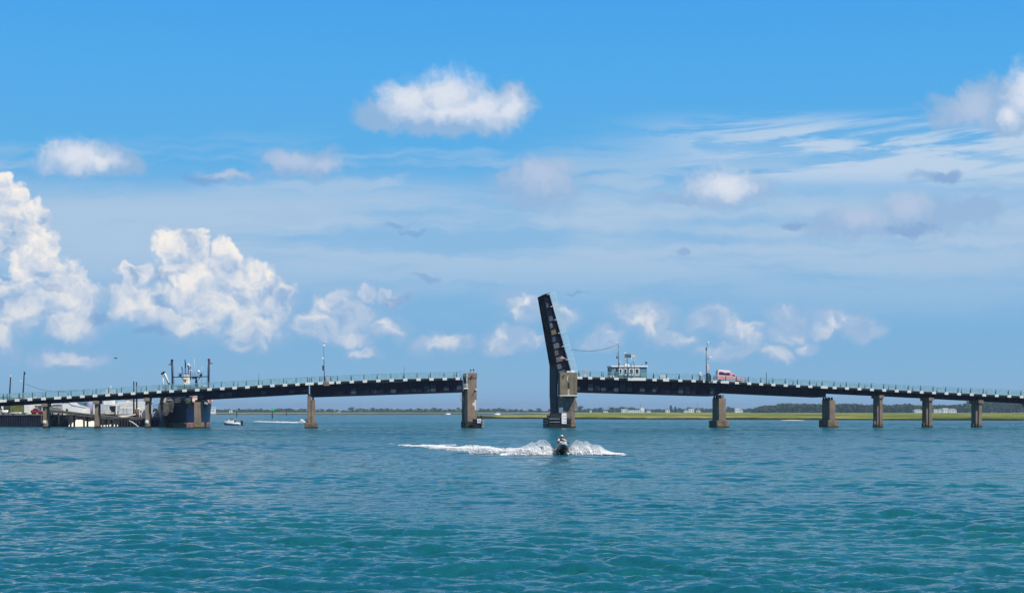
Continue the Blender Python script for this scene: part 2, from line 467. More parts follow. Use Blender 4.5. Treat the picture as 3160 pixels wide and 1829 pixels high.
# ---------------------------------------------------------------- the road bridge, built along its own axis (s along, t away from us, z up)
TH = math.atan(0.13)
CT, ST = math.cos(TH), math.sin(TH)
BY = 300.0
def S(px):
    k = (px - CX) / FPX
    return BY * k / (CT - k * ST)
def Zb(px, py, t=0.0):
    Y = BY + S(px) * ST + t * CT
    return CAMH + (HY - py) / FPX * Y
def bp(px, py, t=0.0):
    return Vector((S(px), t, Zb(px, py)))
def ip(tab, x):
    for (a, b), (c, d) in zip(tab, tab[1:]):
        if x <= c: return b + (d - b) * (x - a) / (c - a)
    return tab[-1][1]
DECK_L = [(-900, 1284), (-120, 1240), (9, 1233), (140, 1226), (295, 1217), (412, 1210), (500, 1204.5), (620, 1198.7), (760, 1191), (802, 1188), (940, 1181), (1090, 1174), (1165, 1171), (1250, 1168), (1440, 1164)]
DECK_R = [(1776, 1161.5), (1900, 1164.5), (2050, 1169), (2145, 1171.6), (2230, 1175), (2348, 1181.5), (2500, 1189), (2652, 1196.5), (2805, 1204.5), (2959, 1212), (3114, 1219), (3300, 1228), (4300, 1276)]
def deckz(px):
    tab = DECK_L if px < 1500 else DECK_R
    return Zb(px, ip(tab, max(tab[0][0], px)))

m_conc = mat('weathered_concrete', (0.225, 0.165, 0.118), 0.85, var=0.22, vscale=0.7, bump=0.03, bscale=5, streak=((0.14, 0.11, 0.085), 0.75))
m_pale = mat('pale_concrete', (0.62, 0.60, 0.54), 0.8, var=0.12, vscale=2.0, bump=0.02, streak=((0.42, 0.38, 0.32), 0.5))
m_ped = mat('pedestal_concrete', (0.74, 0.72, 0.66), 0.8, var=0.1, vscale=2.0, streak=((0.5, 0.45, 0.38), 0.45))
m_slab = mat('deck_slab_concrete', (0.16, 0.17, 0.16), 0.85, var=0.2, vscale=1.0, streak=((0.06, 0.06, 0.06), 0.6))
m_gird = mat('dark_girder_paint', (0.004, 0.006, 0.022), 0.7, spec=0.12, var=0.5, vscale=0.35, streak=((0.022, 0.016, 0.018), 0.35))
m_gird2 = mat('faded_girder_paint', (0.022, 0.045, 0.06), 0.6, var=0.3, vscale=0.8, streak=((0.015, 0.02, 0.03), 0.7))
m_rail = mat('teal_rail_paint', (0.20, 0.38, 0.42), 0.45, var=0.25, vscale=1.5)
m_raild = mat('dark_teal_paint', (0.02, 0.07, 0.09), 0.5, var=0.3, vscale=2)
m_dark = mat('tarred_timber', (0.014, 0.013, 0.018), 0.8, var=0.5, vscale=1.3, bump=0.03, bscale=4, streak=((0.05, 0.05, 0.05), 0.5))
m_foot = mat('stained_footing_concrete', (0.16, 0.12, 0.075), 0.9, var=0.55, vscale=1.1, bump=0.06, bscale=3)
m_tide = mat('tide_line_growth', (0.022, 0.022, 0.014), 0.8, var=0.6, vscale=1.2, bump=0.05, bscale=4)
m_asph = mat('asphalt', (0.055, 0.055, 0.057), 0.9, var=0.2, vscale=1)
m_white = mat('white_paint', (0.80, 0.80, 0.78), 0.5, var=0.06, vscale=1.5)
m_galv = mat('galvanised_steel', (0.36, 0.38, 0.40), 0.45, 0.35, var=0.2, vscale=2)
m_black = mat('black_paint', (0.012, 0.012, 0.014), 0.5)
m_glass = mat('dark_window_glass', (0.012, 0.016, 0.022), 0.08, spec=0.6)
BW = 9.6       # bridge width
RAILH = 1.06


def girder(x0, x1, pyb0, pyb1, root, label=None, faded=0, seed=0):
    """edge and inner plate girders of one span, px range, bottom rows at both ends"""
    s0, s1 = S(x0), S(x1)
    z0, z1 = deckz(x0) - 0.42, deckz(x1) - 0.42
    b0, b1 = Zb(x0, pyb0), Zb(x1, pyb1)
    mb = MB()
    for t in (1.25, 3.6, 6.0, 8.35):
        mb.hexa([(s0, t, b0), (s1, t, b1), (s1, t + .03, b1), (s0, t + .03, b0)], [(s0, t, z0), (s1, t, z1), (s1, t + .03, z1), (s0, t + .03, z0)])
        mb.hexa([(s0, t - .2, b0 - .05), (s1, t - .2, b1 - .05), (s1, t + .23, b1 - .05), (s0, t + .23, b0 - .05)], [(s0, t - .2, b0 + .002), (s1, t - .2, b1 + .002), (s1, t + .23, b1 + .002), (s0, t + .23, b0 + .002)])
        n = max(2, int((s1 - s0) / 1.25))
        for i in range(n + 1):
            f = i / n; s = s0 + (s1 - s0) * f
            zb, zt = b0 + (b1 - b0) * f, z0 + (z1 - z0) * f
            if 0 < i < n or True:
                mb.box(s - .015, s + .015, t - .17, t - .001, zb + .003, zt)
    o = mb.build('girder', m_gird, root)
    if label: o['label'] = label
    # faded paint panels between the stiffeners
    if faded:
        rnd = random.Random(seed); n = max(2, int((s1 - s0) / 1.25))
        for i in range(n):
            if rnd.random() < faded:
                f0, f1 = (i + .12) / n, (i + .88) / n
                sa, sb = s0 + (s1 - s0) * f0, s0 + (s1 - s0) * f1
                h = (z0 - b0); zb = b0 + (b1 - b0) * f0
                lo, hi = zb + h * (0.1 + .1 * rnd.random()), zb + h * (0.40 + .25 * rnd.random())
                fb = MB(); fb.hexa([(sa, 1.245, lo), (sb, 1.245, lo), (sb, 1.249, lo), (sa, 1.249, lo)], [(sa, 1.245, hi), (sb, 1.245, hi), (sb, 1.249, hi), (sa, 1.249, hi)])
                fb.build('worn_panel', m_gird2, o)
    return o


def deck(x0, x1, root):
    tab = DECK_L if x0 < 1500 else DECK_R
    xs = [x0] + [a for a, _ in tab if x0 < a < x1] + [x1]
    sl, rd = MB(), MB()
    for a, b in zip(xs, xs[1:]):
        sa, sb, za, zb = S(a), S(b), deckz(a), deckz(b)
        # slab carried on the girders, near and far kerb beams
        sl.hexa([(sa, .8, za - .42), (sb, .8, zb - .42), (sb, BW - .8, zb - .42), (sa, BW - .8, za - .42)], [(sa, .8, za - .12), (sb, .8, zb - .12), (sb, BW - .8, zb - .12), (sa, BW - .8, za - .12)])
        rd.hexa([(sa, .9, za - .118), (sb, .9, zb - .118), (sb, BW - .9, zb - .118), (sa, BW - .9, za - .118)], [(sa, .9, za - .05), (sb, .9, zb - .05), (sb, BW - .9, zb - .05), (sa, BW - .9, za - .05)])
        for t in (.0, BW - .9):
            sl.hexa([(sa, t, za - .117), (sb, t, zb - .117), (sb, t + .898, zb - .117), (sa, t + .898, za - .117)], [(sa, t, za), (sb, t, zb), (sb, t + .898, zb), (sa, t + .898, za)])
    d = sl.build('deck', m_slab, root)
    rd.build('road_surface', m_asph, d)
    return d


def rail_run(p0, p1, root, posts, side_t, zf=deckz, pal=m_rail, name='railing', hint=None):
    """three-bar railing between px p0..p1 with its posts as sub-parts"""
    mb = MB()
    xs = [p0] + [a for a in (DECK_L if p0 < 1500 else DECK_R) if False] + [p0 + (p1 - p0) * i / 44 for i in range(1, 44)] + [p1]
    for h, r in ((RAILH, .045), (.80, .028), (.55, .028), (.30, .028)):
        for a, b in zip(xs, xs[1:]):
            mb.bar((S(a), side_t, zf(a) + h), (S(b), side_t, zf(b) + h), r * 2, r * 2.2)
    # thin balusters
    for a, b in zip(posts, posts[1:]):
        for f in (1 / 3, 2 / 3):
            x = a + (b - a) * f
            mb.box(S(x) - .012, S(x) + .012, side_t - .012, side_t + .012, zf(x) + .02, zf(x) + RAILH - .03)
    o = mb.build(name, pal, root)
    proto = None
    for x in posts:
        if proto is None:
            pb = MB()
            pb.box(-.05, .05, -.07, .07, 0, RAILH + .03)
            pb.box(-.12, .12, -.12, .12, 0, .03)
            pb.box(-.16, .02, .075, .22, .40, .62)
            pb.bar((0, .08, .5), (0, .42, 0.02), .05)
            proto = pb.build('rail_post', m_raild, o); q = proto
        else:
            q = proto.copy(); COL.objects.link(q); q.parent = o
        q.location = (S(x), side_t, zf(x))
    return o


def blocks(xs, root, wid=.82):
    proto = None
    for x in xs:
        w_ = wid
        if isinstance(x, tuple): x, w_ = x
        zt = deckz(x)
        slope = (deckz(x + 8) - deckz(x - 8)) / (S(x + 8) - S(x - 8))
        mb = MB(); h = .46
        a, b = -w_ / 2, w_ / 2
        mb.hexa([(a, -.16, a * slope - h), (b, -.16, b * slope - h), (b, .10, b * slope - h), (a, .10, a * slope - h)], [(a, -.16, a * slope + .012), (b, -.16, b * slope + .012), (b, .10, b * slope + .012), (a, .10, a * slope + .012)])
        o = mb.build('rail_pedestal', m_ped, root, loc=(S(x), 0, zt), bevel=.015)


def column_pier(root, x0, x1, ptop, pbot, depth, name='pier', t0=.6, cap=None, m=m_conc, foot=None, pybase=1321):
    """rectangular concrete pier given by its front face in pixels"""
    sa, sb = S(x0), S(x1)
    zt, zb = Zb(x0, ptop), Zb(x0, pbot)
    mb = MB().box(sa, sb, t0, t0 + depth, zb, zt)
    p = mb.build(name, m, root, bevel=.05)
    if foot:
        f0, f1 = S(foot[0]), S(foot[1])
        MB().box(f0, f1, t0 - .55, t0 + depth + .5, -1.5, zb - .002).build('footing', m_foot, p, bevel=.12)
        MB().box(f0 - .04, f1 + .04, t0 - .6, t0 + depth + .55, -1.6, .32).build('tide_band', m_tide, p, bevel=.1)
    if cap:
        MB().box(S(cap[0]), S(cap[1]), t0 - .3, t0 + depth + .3, zt - .002, Zb(cap[0], cap[2])).build('cap', m, p, bevel=.04)
    return p


def bearings(root, pier, xs, ptop, t0, tl, h=.5):
    for x in xs:
        for t in tl:
            mb = MB()
            z = Zb(x, ptop)
            mb.hexa([(S(x) - .22, t - .2, z - h), (S(x) + .22, t - .2, z - h), (S(x) + .22, t + .2, z - h), (S(x) - .22, t + .2, z - h)], [(S(x) - .12, t - .12, z), (S(x) + .12, t - .12, z), (S(x) + .12, t + .12, z), (S(x) - .12, t + .12, z)])
            mb.build('bearing', m_gird, pier)


def bent(root, xc, ptop, pcap, lit=None, knob=True):
    """pile bent: cap beam across the bridge on three columns"""
    s = S(xc); zt, zc = Zb(xc, ptop), Zb(xc, pcap)
    cap = MB().box(s - .50, s + .50, .1, 5.2, zc, zt).build('cap_beam', m_conc, root, bevel=.04)
    for i, t in enumerate((.9, 2.6, 4.3)):
        c = MB().box(s - .30, s + .30, t - .30, t + .30, -1.4, zc - .002).build('column', m_conc, cap, bevel=.03)
        MB().box(s - .36, s + .36, t - .36, t + .36, -1.5, .45).build('column_jacket', m_tide, cap, bevel=.06)
        if i == 0 and knob:
            MB().ball((s, t - .28, 1.15), .42, 12, (.9, .7, 1)).build('concrete_patch', m_pale, cap)
    for t in (1.25, 3.6):
        MB().box(s - .2, s + .2, t - .2, t + .2, zt - .002, zt + .12).build('bearing', m_gird, cap)
    return cap


# ---- left half
BL = empty('approach_bridge', (0, BY, 0), TH, 'left half of the road bridge, rising to a tall concrete end pier', 'bridge')
deck(-880, 1425, BL)
for a in [(-880, -22, 1299, 1251.5), (-20, 127, 1251.5, 1243.5), (129, 288, 1243.5, 1235.0), (290, 450, 1235.0, 1226), (452, 606, 1226, 1217.5)]:
    girder(a[0], a[1], a[2], a[3], BL)
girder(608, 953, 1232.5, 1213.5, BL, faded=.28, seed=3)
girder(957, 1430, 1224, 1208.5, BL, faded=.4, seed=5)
for a in [(-22, 1252, 1261.5), (-180, 1260.5, 1270), (-340, 1269.5, 1279), (135.5, 1244.5, 1254), (295.5, 1236, 1246), (452, 1227, 1237)]:
    bent(BL, *a, knob=(a[0] != 295.5))
p4 = column_pier(BL, 598, 617, 1241, 1303, 7.6, foot=(597.5, 627))
bearings(BL, p4, (603, 612), 1232.5, .6, (1.3, 3.6, 6.0), h=.45)
p5 = column_pier(BL, 948.5, 960.5, 1222, 1303, 7.6)
MB().box(S(960.6), S(973), .45, 8.2, Zb(960, 1303), Zb(965, 1233)).build('pier_shaft', m_conc, p5, bevel=.05)
MB().box(S(940), S(981.5), 0.0, 8.8, -1.5, Zb(960, 1303) - .002).build('footing', m_foot, p5, bevel=.12)
MB().box(S(939.5), S(982), -.06, 8.86, -1.6, .32).build('tide_band', m_tide, p5, bevel=.1)
bearings(BL, p5, (953,), 1213.5, .6, (1.3, 3.6, 6.0), h=.5)
bearings(BL, p5, (966,), 1223.8, .6, (1.3, 3.6, 6.0), h=.55)
LPOST = [x for x in (-28, 11, 22, 60, 100, 140.7, 180, 219, 258.7, 296.6, 335, 375, 412.6, 452, 491, 529, 569, 608, 644, 683, 721.6, 760, 798.5, 836.6, 875.6, 914, 949, 962, 987, 1003, 1020, 1042, 1083, 1123.5, 1164.5, 1206.5, 1247.5, 1287.5, 1329, 1370.5, 1409.5)]
rail_run(-880, 1424, BL, [-28 - 39 * k for k in range(21, 0, -1)] + LPOST, .12)
rail_run(-880, 1424, BL, [x + 6 for x in LPOST[::2]] + [1424], BW - .12)
LBLK = [-30 - 39.5 * k for k in range(21)] + [(9, 1.3), 53, 92.5, 134.5, (178, 1.25), 213.5, 254, 293.3, 332.5, 372, 411, 451, 490.5, 529.5, 569.5, 608.7, 646.4, 686, 724, 763.5, 802, 840.5, 879.5, 918, (955, 1.6), (989, .95), (1023, .95), 1044.5, 1085.5, 1126, 1167.5, 1208.5, 1250.5, 1291.5, 1331.5, 1372.5, 1412.5]
blocks(LBLK, BL)

# end (rest) pier of the left half
rp = column_pier(BL, 1443, 1472, 1149, 1301, 8.2, name='end_pier', t0=.5)
MB().box(S(1441.5), S(1473), .38, 8.8, Zb(1450, 1166), Zb(1450, 1151)).build('pier_head', m_conc, rp, bevel=.06)
MB().box(S(1438.5), S(1442.9), .8, 8.6, -1.4, Zb(1440, 1205)).build('shaded_buttress', m_conc, rp, bevel=.03)
MB().box(S(1437), S(1474), -.1, 9.4, -1.5, Zb(1450, 1301) - .002).build('footing', m_tide, rp, bevel=.1)
# rusty recesses on the face
mr = mat('rust_stain', (0.045, 0.03, 0.028), 0.9, var=.4, vscale=2)
pts = [(1451, 1168), (1454, 1158), (1460, 1157), (1456, 1170)]
MB().prism([(S(a), Zb(a, b)) for a, b in pts], .372, .377).build('rust_scar', mr, rp)
pts = [(1456, 1223), (1459, 1214), (1466, 1207), (1463, 1215)]
MB().prism([(S(a), Zb(a, b)) for a, b in pts], .492, .497).build('rust_scar', mr, rp)
MB().prism([(S(a), Zb(a, b)) for a, b in [(1459, 1250), (1459, 1242), (1465, 1241), (1465, 1234), (1471, 1233), (1471, 1263), (1467, 1266), (1465, 1252)]], .493, .498).build('patch', m_pale, rp)
# maintenance ladder and cage on the pier corner
mb = MB()
for x in (1439.5, 1442):
    mb.tube([bp(x, 1150, .2), bp(x, 1196, .2)], .03, 6)
for k in range(16): mb.tube([bp(1439.5, 1152 + k * 2.9, .2), bp(1442, 1152 + k * 2.9, .2)], .02, 5)
mb.build('ladder', m_white, rp)
mb = MB()
mb.hexa([bp(1431, 1199.5, -.5), bp(1443.5, 1199.5, -.5), bp(1443.5, 1199.5, .4), bp(1431, 1199.5, .4)], [bp(1431, 1195.5, -.5), bp(1443.5, 1195.5, -.5), bp(1443.5, 1195.5, .4), bp(1431, 1195.5, .4)])
for x in (1431.5, 1437, 1443): mb.tube([bp(x, 1196, -.45), bp(x, 1184, -.45)], .03, 6)
for y in (1184, 1190): mb.tube([bp(1431.5, y, -.45), bp(1443, y, -.45)], .03, 6)
mb.build('work_platform', m_white, rp)
mb = MB()
for x in (1428.5, 1431): mb.tube([bp(x, 1209, .5), bp(x, 1300, .5)], .05, 6)
mb.box(S(1426.5), S(1433), .4, .7, Zb(1430, 1247.5), Zb(1430, 1245.5))
mb.tube([bp(1423.5, 1210, .5), bp(1421, 1228, .5), bp(1424, 1236, .5), bp(1429, 1240, .5)], .025, 5)
mb.build('conduit', m_black, rp)
# gate panels at the end of the roadway and two round signal heads
mb = MB()
for x in (1424, 1429, 1434, 1439): mb.tube([bp(x, 1164, .1), bp(x, 1146, .1)], .035, 6)
for y in (1147, 1152, 1157, 1161): mb.tube([bp(1418, y - 1, .1), bp(1442, y, .1)], .028, 6)
mb.tube([bp(1418, 1145.2, .1), bp(1438, 1145.2, .1)], .03, 6)
mb.build('end_barrier', m_rail, BL)
for x, y in ((1454, 1141.5), (1463, 1140)):
    mb = MB(); c = bp(x, y, 1.0)
    mb.ball(c, .16, 12); mb.tube([bp(x, 1148.9, 1.0), c], .03, 6)
    mb.build('beacon', m_black, BL)
MB().box(S(1466), S(1471.5), .2, .48, Zb(1468, 1202.5), Zb(1468, 1199.8)).build('light_fixture', m_white, rp)
# timber fender with its notice board
FL = empty('fender', (0, BY, 0), TH, 'low dark timber fender with small square notice board', 'fender')
for i in range(9):
    a = S(1457.2 + i * 3.5); MB().tube([(a + .12, -1.0, -1.5), (a + .12, -1.0, Zb(1460, 1291.5) - .06 * (i % 3))], .13, 8).build('pile', m_dark, FL)
mb = MB()
for y in (1294, 1301, 1308, 1314): mb.box(S(1457), S(1488), -1.25, -1.12, Zb(1460, y) - .12, Zb(1460, y) + .12)
for t in (1.0, 3.0, 5.0): mb.box(S(1486), S(1488), t - 1.9, t, -.5, Zb(1460, 1292))
mb.box(S(1457), S(1486.5), -.86, -.74, -.8, Zb(1460, 1293.5))
mb.build('planking', m_dark, FL)
for y in (1299, 1307.5, 1316):
    MB().lathe([(.12, -.1), (.26, -.1), (.30, 0), (.26, .1), (.12, .1)], n=14, M=Matrix.Translation((S(1487.3), -1.45, Zb(1487, y))) @ Matrix.Rotation(R(90), 4, 'X')).build('tyre', mat('grey_rubber', (.2, .22, .26), .8), FL)
nb_ = MB().box(S(1470.2), S(1482.2), -1.42, -1.37, Zb(1475, 1304), Zb(1475, 1291.6)).build('notice_board', m_white, FL)
mb = MB().tube([bp(1486, 1291, .5), bp(1486, 1285, .5)], .05, 6); mb.ball(bp(1486, 1284, .5), .17, 10, (1, 1, 1.3)); mb.build('marker_lamp', m_black, FL)


def text(s, size, loc, m, parent, th=0.012, align='CENTER', name='lettering', rx=90):
    cu = bpy.data.curves.new(name, 'FONT'); cu.body = s; cu.size = size; cu.extrude = th; cu.align_x = align; cu.align_y = 'CENTER'
    cu.materials.append(m)
    tmp = bpy.data.objects.new('tmp', cu); me = bpy.data.meshes.new_from_object(tmp); bpy.data.objects.remove(tmp)
    if not me.materials: me.materials.append(m)
    o = bpy.data.objects.new(name, me); COL.objects.link(o); o.parent = parent; o.location = loc; o.rotation_euler = (R(rx), 0, 0)
    return o
text('NO', .26, (S(1476.2), -1.435, Zb(1475, 1295.6)), m_black, nb_)
text('WAKE', .26, (S(1476.2), -1.435, Zb(1475, 1299.6)), m_black, nb_)

# pale service box and steel base by the light pole, over the second pier
sb_ = MB()
sb_.box(S(998), S(1016), -.55, .5, deckz(1007) - .75, deckz(1007) - .10)
sb_.build('pole_bracket', m_conc, BL, bevel=.04)

# ---- right half
BR = empty('approach_bridge', (0, BY, 0), TH, 'right half of the road bridge, carrying the control cabin', 'bridge')
deck(1772, 4250, BR)
girder(1776, 2214, 1207.8, 1220.5, BR, faded=.5, seed=8)
girder(2232, 2554, 1210, 1224.5, BR, faded=0)
for a in [(2566, 2713, 1211, 1218), (2715, 2867, 1218, 1225.5), (2869, 3020, 1225.5, 1233.5), (3024, 3195, 1233.5, 1242.5), (3197, 4240, 1242.5, 1290)]:
    girder(*a, BR)
MB().hexa([(S(2214), 1.26, Zb(2214, 1221)), (S(2232), 1.26, Zb(2232, 1211)), (S(2232), 8.3, Zb(2232, 1211)), (S(2214), 8.3, Zb(2214, 1221))], [(S(2214), 1.26, deckz(2214) - .45), (S(2232), 1.26, deckz(2232) - .45), (S(2232), 8.3, deckz(2232) - .45), (S(2214), 8.3, deckz(2214) - .45)]).build('end_diaphragm', m_gird, BR)
p6 = column_pier(BR, 2222, 2244, 1229, 1297, 5.0, foot=(2213, 2252), t0=.9)
MB().box(S(2231), S(2240), 1.3, 5.5, Zb(2230, 1229) - .002, Zb(2230, 1217.5)).build('pier_step', m_conc, p6, bevel=.04)
bearings(BR, p6, (2226,), 1220.3, .6, (1.6, 3.6, 5.4), h=.6)
p7 = column_pier(BR, 2564.5, 2582.5, 1234, 1296, 4.6, foot=(2557, 2590), t0=.9)
bearings(BR, p7, (2567, 2575), 1224.6, .6, (1.6, 3.6, 5.0), h=.62)
for a in [(2723, 1218.7, 1228.4), (2876, 1226.2, 1236.0), (3029.5, 1234.2, 1244), (3196, 1242.4, 1252), (3340, 1250, 1260), (3500, 1258, 1268), (3662, 1266, 1276)]:
    s = S(a[0]); zt, zc = Zb(a[0], a[1]), Zb(a[0], a[2])
    cap = MB().box(s - .50, s + .50, .3, 4.9, zc, zt).build('cap_beam', m_conc, BR, bevel=.04)
    for t in (.9, 2.4, 3.9):
        MB().box(s - .34, s + .30, t - .35, t + .35, -1.4, zc - .002).build('column', m_conc, cap, bevel=.03)
        MB().box(s - .40, s + .36, t - .43, t + .43, -1.5, .75).build('column_jacket', m_foot, cap, bevel=.06)
        MB().box(s - .43, s + .39, t - .46, t + .46, -1.5, .3).build('tide_band', m_tide, cap, bevel=.06)
    for t in (1.25, 3.6):
        MB().box(s - .2, s + .2, t - .2, t + .2, zt - .002, zt + .1).build('bearing', m_gird, cap)
RPOST = [1786, 1822, 1858, 1898, 1937, 1976, 2017, 2058, 2097, 2137, 2162, 2204, 2240, 2274, 2310, 2348.7, 2386, 2423.8, 2461.8, 2499.8, 2537.8, 2574.5, 2612.6, 2651, 2689.5, 2728, 2765.5, 2803.5, 2842, 2880.5, 2919, 2957.5, 2996.5, 3035, 3074, 3113, 3151.5]
rail_run(1782, 4240, BR, RPOST + [3190 + 38.5 * k for k in range(27)], .12)
rail_run(1782, 4240, BR, [x - 7 for x in RPOST[1::2]], BW - .12)
blocks([(1789, 1.0), (1821, .8), (1859, .9), (1902, .9), (1962, 3.5), (2019.5, .85), (2055, 1.2), (2098.5, .8), (2140, .85), (2173, .5), (2191, .5), (2205, .8), (2230, .8), (2242.5, .8), (2273.7, .8), (2311.5, .8), (2348.5, .8), (2386, .8), (2424, .8), (2462, .8), (2500, .8), (2543, 1.4), (2575, .8), 2613, 2651.6, 2690, 2728, 2766.5, 2805, 2843.5, 2881.5, 2920, 2959, 2998, 3036.5, 3075, 3113.8, 3152] + [3190.5 + 38.5 * k for k in range(26)], BR, wid=.78)

# ---- bascule pier
BP = empty('bascule_pier', (0, BY, 0), TH, 'tall brown concrete drawbridge pier with a boxed house above a dark shaded shaft', 'pier')
hx0, hx1 = S(1724), S(1777)
zt, zm = Zb(1750, 1149.5), Zb(1750, 1220)
m_house = mat('brown_house_concrete', (0.20, 0.16, 0.105), 0.85, var=0.22, vscale=0.6, bump=0.02, streak=((0.13, 0.105, 0.075), 0.7))
h = MB().box(hx0, hx1, -1.55, 1.2, zm, zt).build('machine_house', m_house, BP, bevel=.04)
for a, b in ((1724.5, 1729.5), (1768, 1776.5)):
    MB().box(S(a), S(b), -1.62, -1.552, zm + .3, zt - .1).build('pilaster', m_house, h)
MB().box(hx0 - .06, hx1 + .06, -1.66, 1.2, zm - .12, zm + .1).build('sill_band', m_pale, h, bevel=.02)
MB().box(S(1748), S(1753), -1.60, -1.552, Zb(1750, 1199), Zb(1750, 1180.5)).build('slot_window', m_black, h)
MB().box(S(1747.5), S(1753.5), -1.585, -1.553, Zb(1750, 1219), Zb(1750, 1200)).build('pale_run_stain', mat('lime_stain', (.45, .39, .30), .9, var=.2), h)
MB().prism([(S(a), Zb(a, b)) for a, b in [(1745, 1174), (1745.5, 1166), (1748.5, 1159), (1750, 1160), (1747.5, 1168), (1747, 1175)]], -1.60, -1.553).build('pale_patch', m_pale, h)
MB().prism([(S(a), Zb(a, b)) for a, b in [(1730.5, 1166), (1733, 1158), (1738, 1156.5), (1734, 1169)]], -1.60, -1.553).build('rust_scar', mr, h)
for a, b in ((1725, 1733.5), (1769, 1777)):
    MB().box(S(a), S(b), -1.5, -.2, Zb(a, 1227), zm - .121).build('corbel', m_house, h, bevel=.03)
MB().prism([(S(a), Zb(a, b)) for a, b in [(1777.3, 1221), (1777.3, 1262), (1788, 1262), (1783, 1240)]], 1.4, 6.5).build('rear_buttress', m_conc, BP)
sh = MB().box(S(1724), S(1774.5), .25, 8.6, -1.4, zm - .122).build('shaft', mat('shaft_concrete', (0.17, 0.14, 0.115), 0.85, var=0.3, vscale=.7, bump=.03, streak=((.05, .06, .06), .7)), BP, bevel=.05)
MB().box(S(1757), S(1777), -.1, 8.8, -1.5, Zb(1760, 1299)).build('footing', m_foot, sh, bevel=.15)
MB().box(S(1721), S(1778), -.2, 8.9, -1.5, .3).build('tide_band', m_tide, sh, bevel=.1)
# side wall with the counterweight pit, higher than the house
mw = mat('shade_toned_side_wall', (0.02, 0.03, 0.04), 0.85, var=.4, vscale=.6, streak=((.015, .02, .03), .7))  # near-black colour paints in the shade of this left-facing side
sa, sb = S(1719), S(1723.7)
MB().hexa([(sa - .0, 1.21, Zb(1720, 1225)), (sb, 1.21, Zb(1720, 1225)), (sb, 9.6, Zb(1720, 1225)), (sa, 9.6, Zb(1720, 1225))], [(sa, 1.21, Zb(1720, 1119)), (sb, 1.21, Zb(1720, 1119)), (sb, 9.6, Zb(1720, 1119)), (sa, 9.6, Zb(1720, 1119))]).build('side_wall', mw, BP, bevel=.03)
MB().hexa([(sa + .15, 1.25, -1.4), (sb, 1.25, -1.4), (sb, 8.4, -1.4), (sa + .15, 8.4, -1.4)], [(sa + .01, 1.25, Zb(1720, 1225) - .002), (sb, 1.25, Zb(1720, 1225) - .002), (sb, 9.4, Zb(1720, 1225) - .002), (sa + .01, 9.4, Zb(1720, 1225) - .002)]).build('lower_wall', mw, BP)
MB().box(S(1745), S(1756), -1.5, -.9, zt, zt + .32).build('curb_block', m_pale, h, bevel=.03)
MB().box(S(1757), S(1769), -1.5, -.7, zt, zt + .42).build('white_cabinet', m_white, h, bevel=.03)
# control box on the shaft
MB().box(S(1724.5), S(1737), -.25, .24, Zb(1730, 1273), Zb(1730, 1257)).build('control_cabinet', mat('blue_grey_paint', (.16, .24, .30), .5, var=.2), BP, bevel=.03)
MB().tube([bp(1736, 1275, -.1), bp(1736, 1252, -.1)], .05, 6).build('conduit', m_galv, BP)
# fender with the clearance gauge
FR = empty('fender', (0, BY, 0), TH, 'dark timber fender carrying the tall white clearance gauge below the raised leaf', 'fender')
for i in range(20):
    a = S(1691.5 + i * 3.4); hgt = Zb(1720, 1290 if i < 13 else 1291)
    MB().tube([(a, -1.6, -1.5), (a, -1.6, hgt + .08 * (i % 3))], .13, 8).build('pile', m_dark, FR)
mb = MB()
for y in (1294, 1301, 1309, 1315): mb.box(S(1690), S(1757.5), -1.85, -1.73, Zb(1720, y) - .12, Zb(1720, y) + .12)
for t in (0.0, 2.5, 5.0): MB().tube([(S(1691), t, -1.5), (S(1691), t, Zb(1700, 1289))], .14, 8).build('pile', m_dark, FR)
for y in (1294, 1301, 1309, 1315): mb.box(S(1691) - .2, S(1691) - .08, -1.7, 5.2, Zb(1720, y) - .12, Zb(1720, y) + .12)
mb.box(S(1696), S(1728), -1.4, .2, Zb(1710, 1290), Zb(1710, 1275))
mb.box(S(1691), S(1757), -1.46, -1.36, -.8, Zb(1720, 1292))
mb.build('planking', m_dark, FR)
mb = MB()
for y in (1291.5, 1301): mb.box(S(1691), S(1722), -1.94, -1.87, Zb(1720, y) - .1, Zb(1720, y) + .1)
mb.build('pale_wale', mat('weathered_grey_timber', (.14, .19, .22), .8, var=.3), FR)
for y in (1284, 1293, 1311): MB().lathe([(.1, -.09), (.24, -.09), (.28, 0), (.24, .09), (.1, .09)], n=14, M=Matrix.Translation((S(1688), -1.4, Zb(1690, y))) @ Matrix.Rotation(R(90), 4, 'X')).build('tyre', m_dark, FR)
gb = MB().box(S(1728.2), S(1742.8), -2.10, -2.04, Zb(1735, 1306.5), Zb(1735, 1274)).build('clearance_gauge', m_white, FR)
for s_, y in (('8', 1283), ('25', 1292), ('20', 1301.5)):
    text(s_, .34, (S(1738.6), -2.115, Zb(1738, y)), m_black, gb)
for y in (1283, 1287.5, 1292, 1297, 1301.5):
    MB().box(S(1730), S(1730) + (.32 if y in (1283, 1292, 1301.5) else .18), -2.112, -2.102, Zb(1738, y) - .02, Zb(1738, y) + .02).build('gauge_mark', m_black, gb)

# ---- raised leaf: built flat (u along the leaf from the hinge, n up from the road), then turned up
LEAF = empty('bascule_leaf', (0, BY, 0), TH, 'raised dark drawbridge leaf standing nearly upright with railing along its right edge', 'drawbridge leaf')
hinge = bp(1765.5, 1151)
tip = bp(1695.5, 905)
ax = (tip - hinge); LL = ax.length; ang = math.atan2(ax.z, ax.x)
LM = Matrix.Translation(hinge) @ Matrix.Rotation(-ang, 4, 'Y')      # local x along the leaf, local z = outward (road side is -z after the turn)
def lp(u, n, t): return LM @ Vector((u, t, n))
